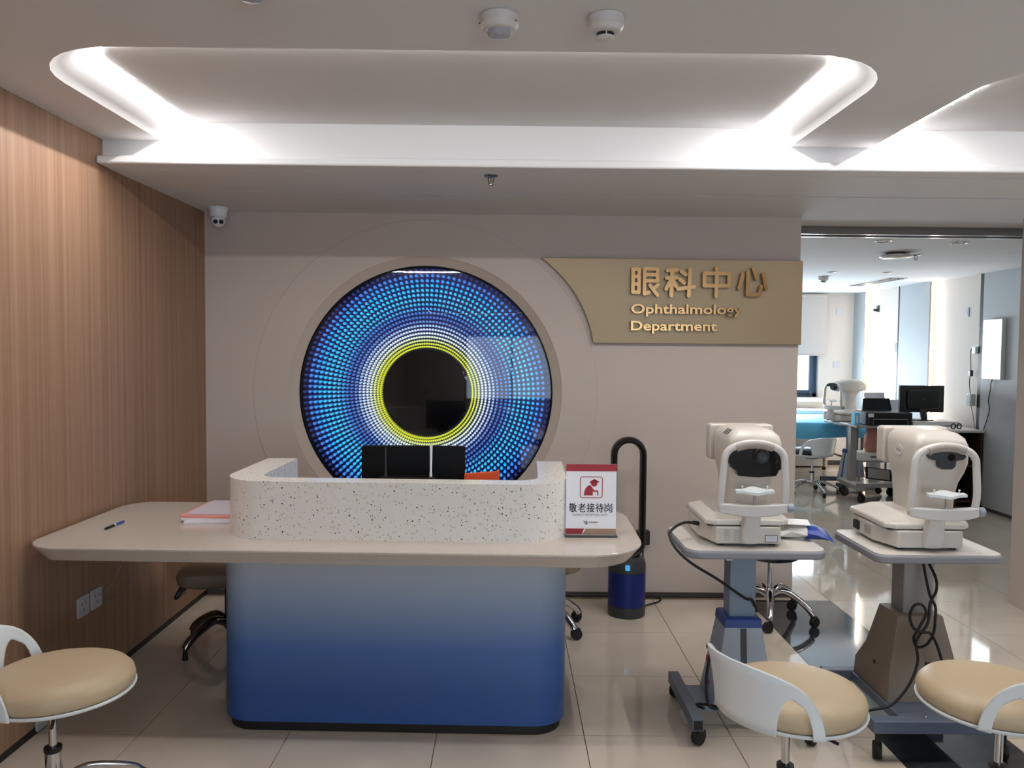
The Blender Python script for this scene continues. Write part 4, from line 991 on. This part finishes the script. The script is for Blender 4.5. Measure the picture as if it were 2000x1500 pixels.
for x in (-.15, .17): MB().box(x-.02, x+.02, -.12, .14, 0, .735).build('leg_panel', 'white_laminate', sh)
tag(MB().loft([[(x, y, z) for x, y in rr(.24*f, .13*f, .05*f, 0, 0, 4)] for z, f in ((0, .9), (.05, 1.05), (.15, 1), (.24, .8), (.265, .5))]).build('bag', 'pink_bag', loc=(3.77, 8.03, .475), smooth=50), 'pinkish brown bag in the cart under the printer', 'bag')
mb_ = thing('device_box', 'white box on the middle rack of the cart below the bag', 'box', (3.74, 8.02, .395))
MB().box(-.16, .16, -.1, .12, 0, .08).build('carton', 'white_laminate', mb_, bevel=.004)
MB().box(-.08, -.02, -.103, -.1, .03, .05).build('print', 'print_grey', mb_)
rk = thing('wire_rack', 'grey rack standing on the lower cart shelf', 'rack', (3.74, 8.03, .1905))
for z in (.19,): MB().box(-.2, .2, -.12, .14, z, z+.014).build('rack_shelf', 'warm_grey_metal', rk)
for x in (-.19, .19):
    for y in (-.11, .13): MB().box(x-.008, x+.008, y-.008, y+.008, 0, .19).build('rack_leg', 'warm_grey_metal', rk)
fp_ = thing('flat_panel', 'dark framed panel leaning inside the lower cart shelf', 'panel', (3.72, 7.86, .195))
for nm, mt_, w_, y_ in (('panel_frame', 'black_plastic', .26, 0), ('panel_face', 'warm_grey_metal', .22, -.004)):
    o = MB().prism(rr(w_, w_*.45, .006, 0, .075), -.01+y_, .006+y_, 'y').build(nm, mt_, fp_); o.rotation_euler = (-.35, .12, 0)

fd = thing('far_desk', 'white topped desk with dark wood shelves against the panelled wall', 'desk', (4.25, 7.83, 0))
MB().box(-.235, .285, -.36, .4, .732, .755).build('desk_top', 'white_laminate', fd, bevel=.003)
for x in (-.22, .03, .27): MB().box(x-.012, x+.012, -.34, .38, 0, .732).build('upright_panel', 'dark_wood', fd)
MB().box(-.22, .28, .36, .385, .02, .732).build('back_panel', 'dark_wood', fd)
for z in (.06, .40): MB().box(-.21, .26, -.33, .36, z, z+.02).build('shelf', 'dark_wood', fd)
tag(MB().box(-.22, .24, 0, .36, 0, .05).build('monitor_riser', 'white_laminate', bevel=.003, loc=(4.25, 7.83, .7552)), 'white riser board under the far monitor', 'riser')
fm = thing('far_monitor', 'black monitor seen from behind on the white far desk', 'monitor', (4.18, 7.97, .8058), .06)
MB().prism(rr(.46, .27, .008, 0, .215), -.015, .02, 'y').build('screen_housing', 'black_plastic', fm, bevel=.004)
MB().prism(rr(.34, .19, .03, .01, .21), -.035, -.014, 'y').build('rear_cover', 'black_plastic', fm, bevel=.008)
MB().prism(rr(.10, .012, .002, 0, .275), -.037, -.034, 'y').build('vent', 'black_trim', fm)
MB().prism(rr(.028, .014, .002, .0, .215), -.037, -.034, 'y').build('logo_plate', 'charcoal', fm)
MB().loft([[(x+sx, y, z) for x, y in ((-.03, -.03), (.03, -.03), (.03, -.012), (-.03, -.012))] for z, sx in ((.008, .025), (.12, 0.0))]).build('stand_post', 'charcoal', fm)
MB().prism(rr(.22, .16, .05), 0, .01).build('stand_foot', 'black_plastic', fm)
gp = thing('trial_frame', 'dark trial frame spectacles lying on the far desk', 'spectacles', (4.33, 7.60, .7555), .2)
for x in (-.03, .035): MB().tube([(x+.024*math.cos(2*PI*i/16), 0, .026+.024*math.sin(2*PI*i/16)) for i in range(16)], .006, 6, close=True).build('lens_ring', 'black_plastic', gp)
MB().tube(spline([(-.055, 0, .03), (-.10, .01, .03), (-.16, .05, .012)], 5), .004, 6).build('temple', 'black_plastic', gp)
MB().tube(spline([(.06, 0, .03), (.07, .05, .03), (.075, .11, .012)], 5), .004, 6).build('temple', 'black_plastic', gp)
MB().tube([(-.006, 0, .03), (.012, 0, .03)], .004, 6).build('bridge', 'black_plastic', gp)

lb_ = thing('eye_chart_lightbox', 'glowing white eye chart lightbox on the grey wall panel', 'lightbox', (XR-.02, 7.355, 1.525))
MB().prism(rr(.29, .56, .012), -.042, 0, 'x').build('case', 'white_plastic', lb_, bevel=.003)
MB().prism(rr(.27, .54, .008), -.045, -.041, 'x').build('lit_face', 'lightbox', lb_)
for y in (-.03, .0): MB().prism(rr(.012, .05, .001, y+.035, -.2), -.0462, -.0448, 'x').build('chart_mark', 'tag_print', lb_)
tag(MB().tube(spline([(XR-.03, 7.38, 1.245), (XR-.04, 7.385, 1.20), (XR-.032, 7.40, 1.15), (XR-.03, 7.43, 1.05), (XR-.03, 7.41, .95), (XR-.03, 7.46, .82), (XR-.03, 7.52, .7)], 6), .004, 6).build('power_lead', 'black_rubber'), 'black lead hanging below the eye chart lightbox', 'cord')
def wall_plate(label, loc, axis, mt='outlet', s_=.085):
    t = thing('wall_plate', label, 'wall plate', loc, 0, 'wall plates in the far room')
    if axis == 'y': MB().prism(rr(s_, s_, .006), -.009, 0, 'y').build('plate', mt, t, bevel=.001); MB().prism(rr(s_*.6, s_*.6, .004), -.011, -.009, 'y').build('rocker', mt, t)
    else: MB().prism(rr(s_, s_*1.1, .006), -.009, 0, 'x').build('plate', mt, t, bevel=.001); MB().prism(rr(s_*.6, s_*.6, .004), -.011, -.009, 'x').build('rocker', mt, t)
    return t
wall_plate('white plate high on the wall right of the roller blind', (4.349, YF, 2.014), 'y')
wall_plate('white plate beside the far window below blind level', (4.328, YF, 1.316), 'y')
wall_plate('grey switch plate on the white panel of the far wall', (XR+.02, 9.305, 1.54), 'x', 'warm_grey_metal', .1)
wall_plate('small white plate high on the lit panel behind the monitor', (XR+.02, 7.914, 1.893), 'x')
wall_plate('grey socket plate holding a white plug left of the lightbox', (XR+.02, 7.70, 1.53), 'x', 'warm_grey_metal', .1)
hk = thing('wall_hook', 'small dark bracket high on the white panel near the window', 'bracket', (XR+.02, 9.816, 2.02))
MB().box(-.012, 0, -.03, .03, -.04, .04).build('plate', 'charcoal', hk); MB().box(-.06, -.012, -.012, .012, -.03, .0).build('arm', 'charcoal', hk)
ad_ = thing('plug_adapter', 'white plug and inline adapter hanging on a lead beside the lightbox', 'adapter', (XR+.01, 7.68, 1.52))
MB().box(-.05, 0, -.03, .03, -.04, .03).build('plug', 'white_plastic', ad_, bevel=.006)
MB().tube(spline([(-.04, .0, -.03), (-.04, .05, .01), (-.035, .07, -.05), (-.035, .06, -.2), (-.035, .075, -.32), (-.035, .05, -.44)], 6), .004, 6).build('lead', 'black_rubber', ad_)
MB().box(-.05, -.02, .04, .08, -.26, -.20).build('switch', 'charcoal', ad_, bevel=.004)
MB().box(-.065, -.01, .0, .075, -.55, -.43).build('transformer', 'white_plastic', ad_, bevel=.008)
MB().tube(spline([(-.035, .03, -.55), (-.035, .0, -.63), (-.035, -.03, -.72), (-.04, -.05, -.76)], 6), .0035, 6).build('lead', 'cord_grey', ad_)
# far ceiling
def downlight(label, x, y, r=.05):
    t = thing('downlight', label, 'downlight', (x, y, ZF), 0, 'far room downlights')
    MB().lathe([(r, 0), (r*.98, -.006), (r*.8, -.004), (r*.78, -.001)], 28, cap=False).build('rim', 'chrome', t)
    MB().lathe([(.002, -.002), (r*.8, -.002)], 24, cap=False).build('baffle', 'charcoal', t)
downlight('unlit downlight left of the two just inside the opening', 2.55, 5.425, .055); downlight('unlit downlight right of the two just inside the opening', 3.103, 5.489, .06)
downlight('small downlight near the ceiling detector in the far room', 3.09, 7.602, .045); downlight('small downlight beside the ceiling vent in the far room', 3.615, 7.6, .045)
cl = thing('ceiling_speaker', 'flat round ceiling fixture beside the sprinkler in the far room', 'ceiling fixture', (2.965, 6.093, ZF))
MB().lathe([(.07, 0), (.07, -.02)], 28).build('mount', 'charcoal', cl)
MB().lathe([(.095, -.012), (.118, -.02), (.118, -.03), (.10, -.04), (.01, -.043)], 36).build('cover', 'device_frame', cl)
sprinkler('fire sprinkler beside the flat round fixture in the far room', (3.178, 6.209, ZF))
detector('round smoke detector on the far room ceiling', (3.2, 8.08, ZF), 1)
vt = thing('air_vent', 'long slot air vent in the far room ceiling', 'vent', (3.99, 8.64, ZF), -.0)
MB().box(-.10, .10, -.5, .5, -.006, 0).build('vent_frame', 'device_frame', vt, bevel=.002)
for i in range(4): MB().box(-.075+.042*i, -.05+.042*i, -.47, .47, -.012, -.004).build('slat', 'warm_grey_metal' if i % 2 else 'charcoal', vt)
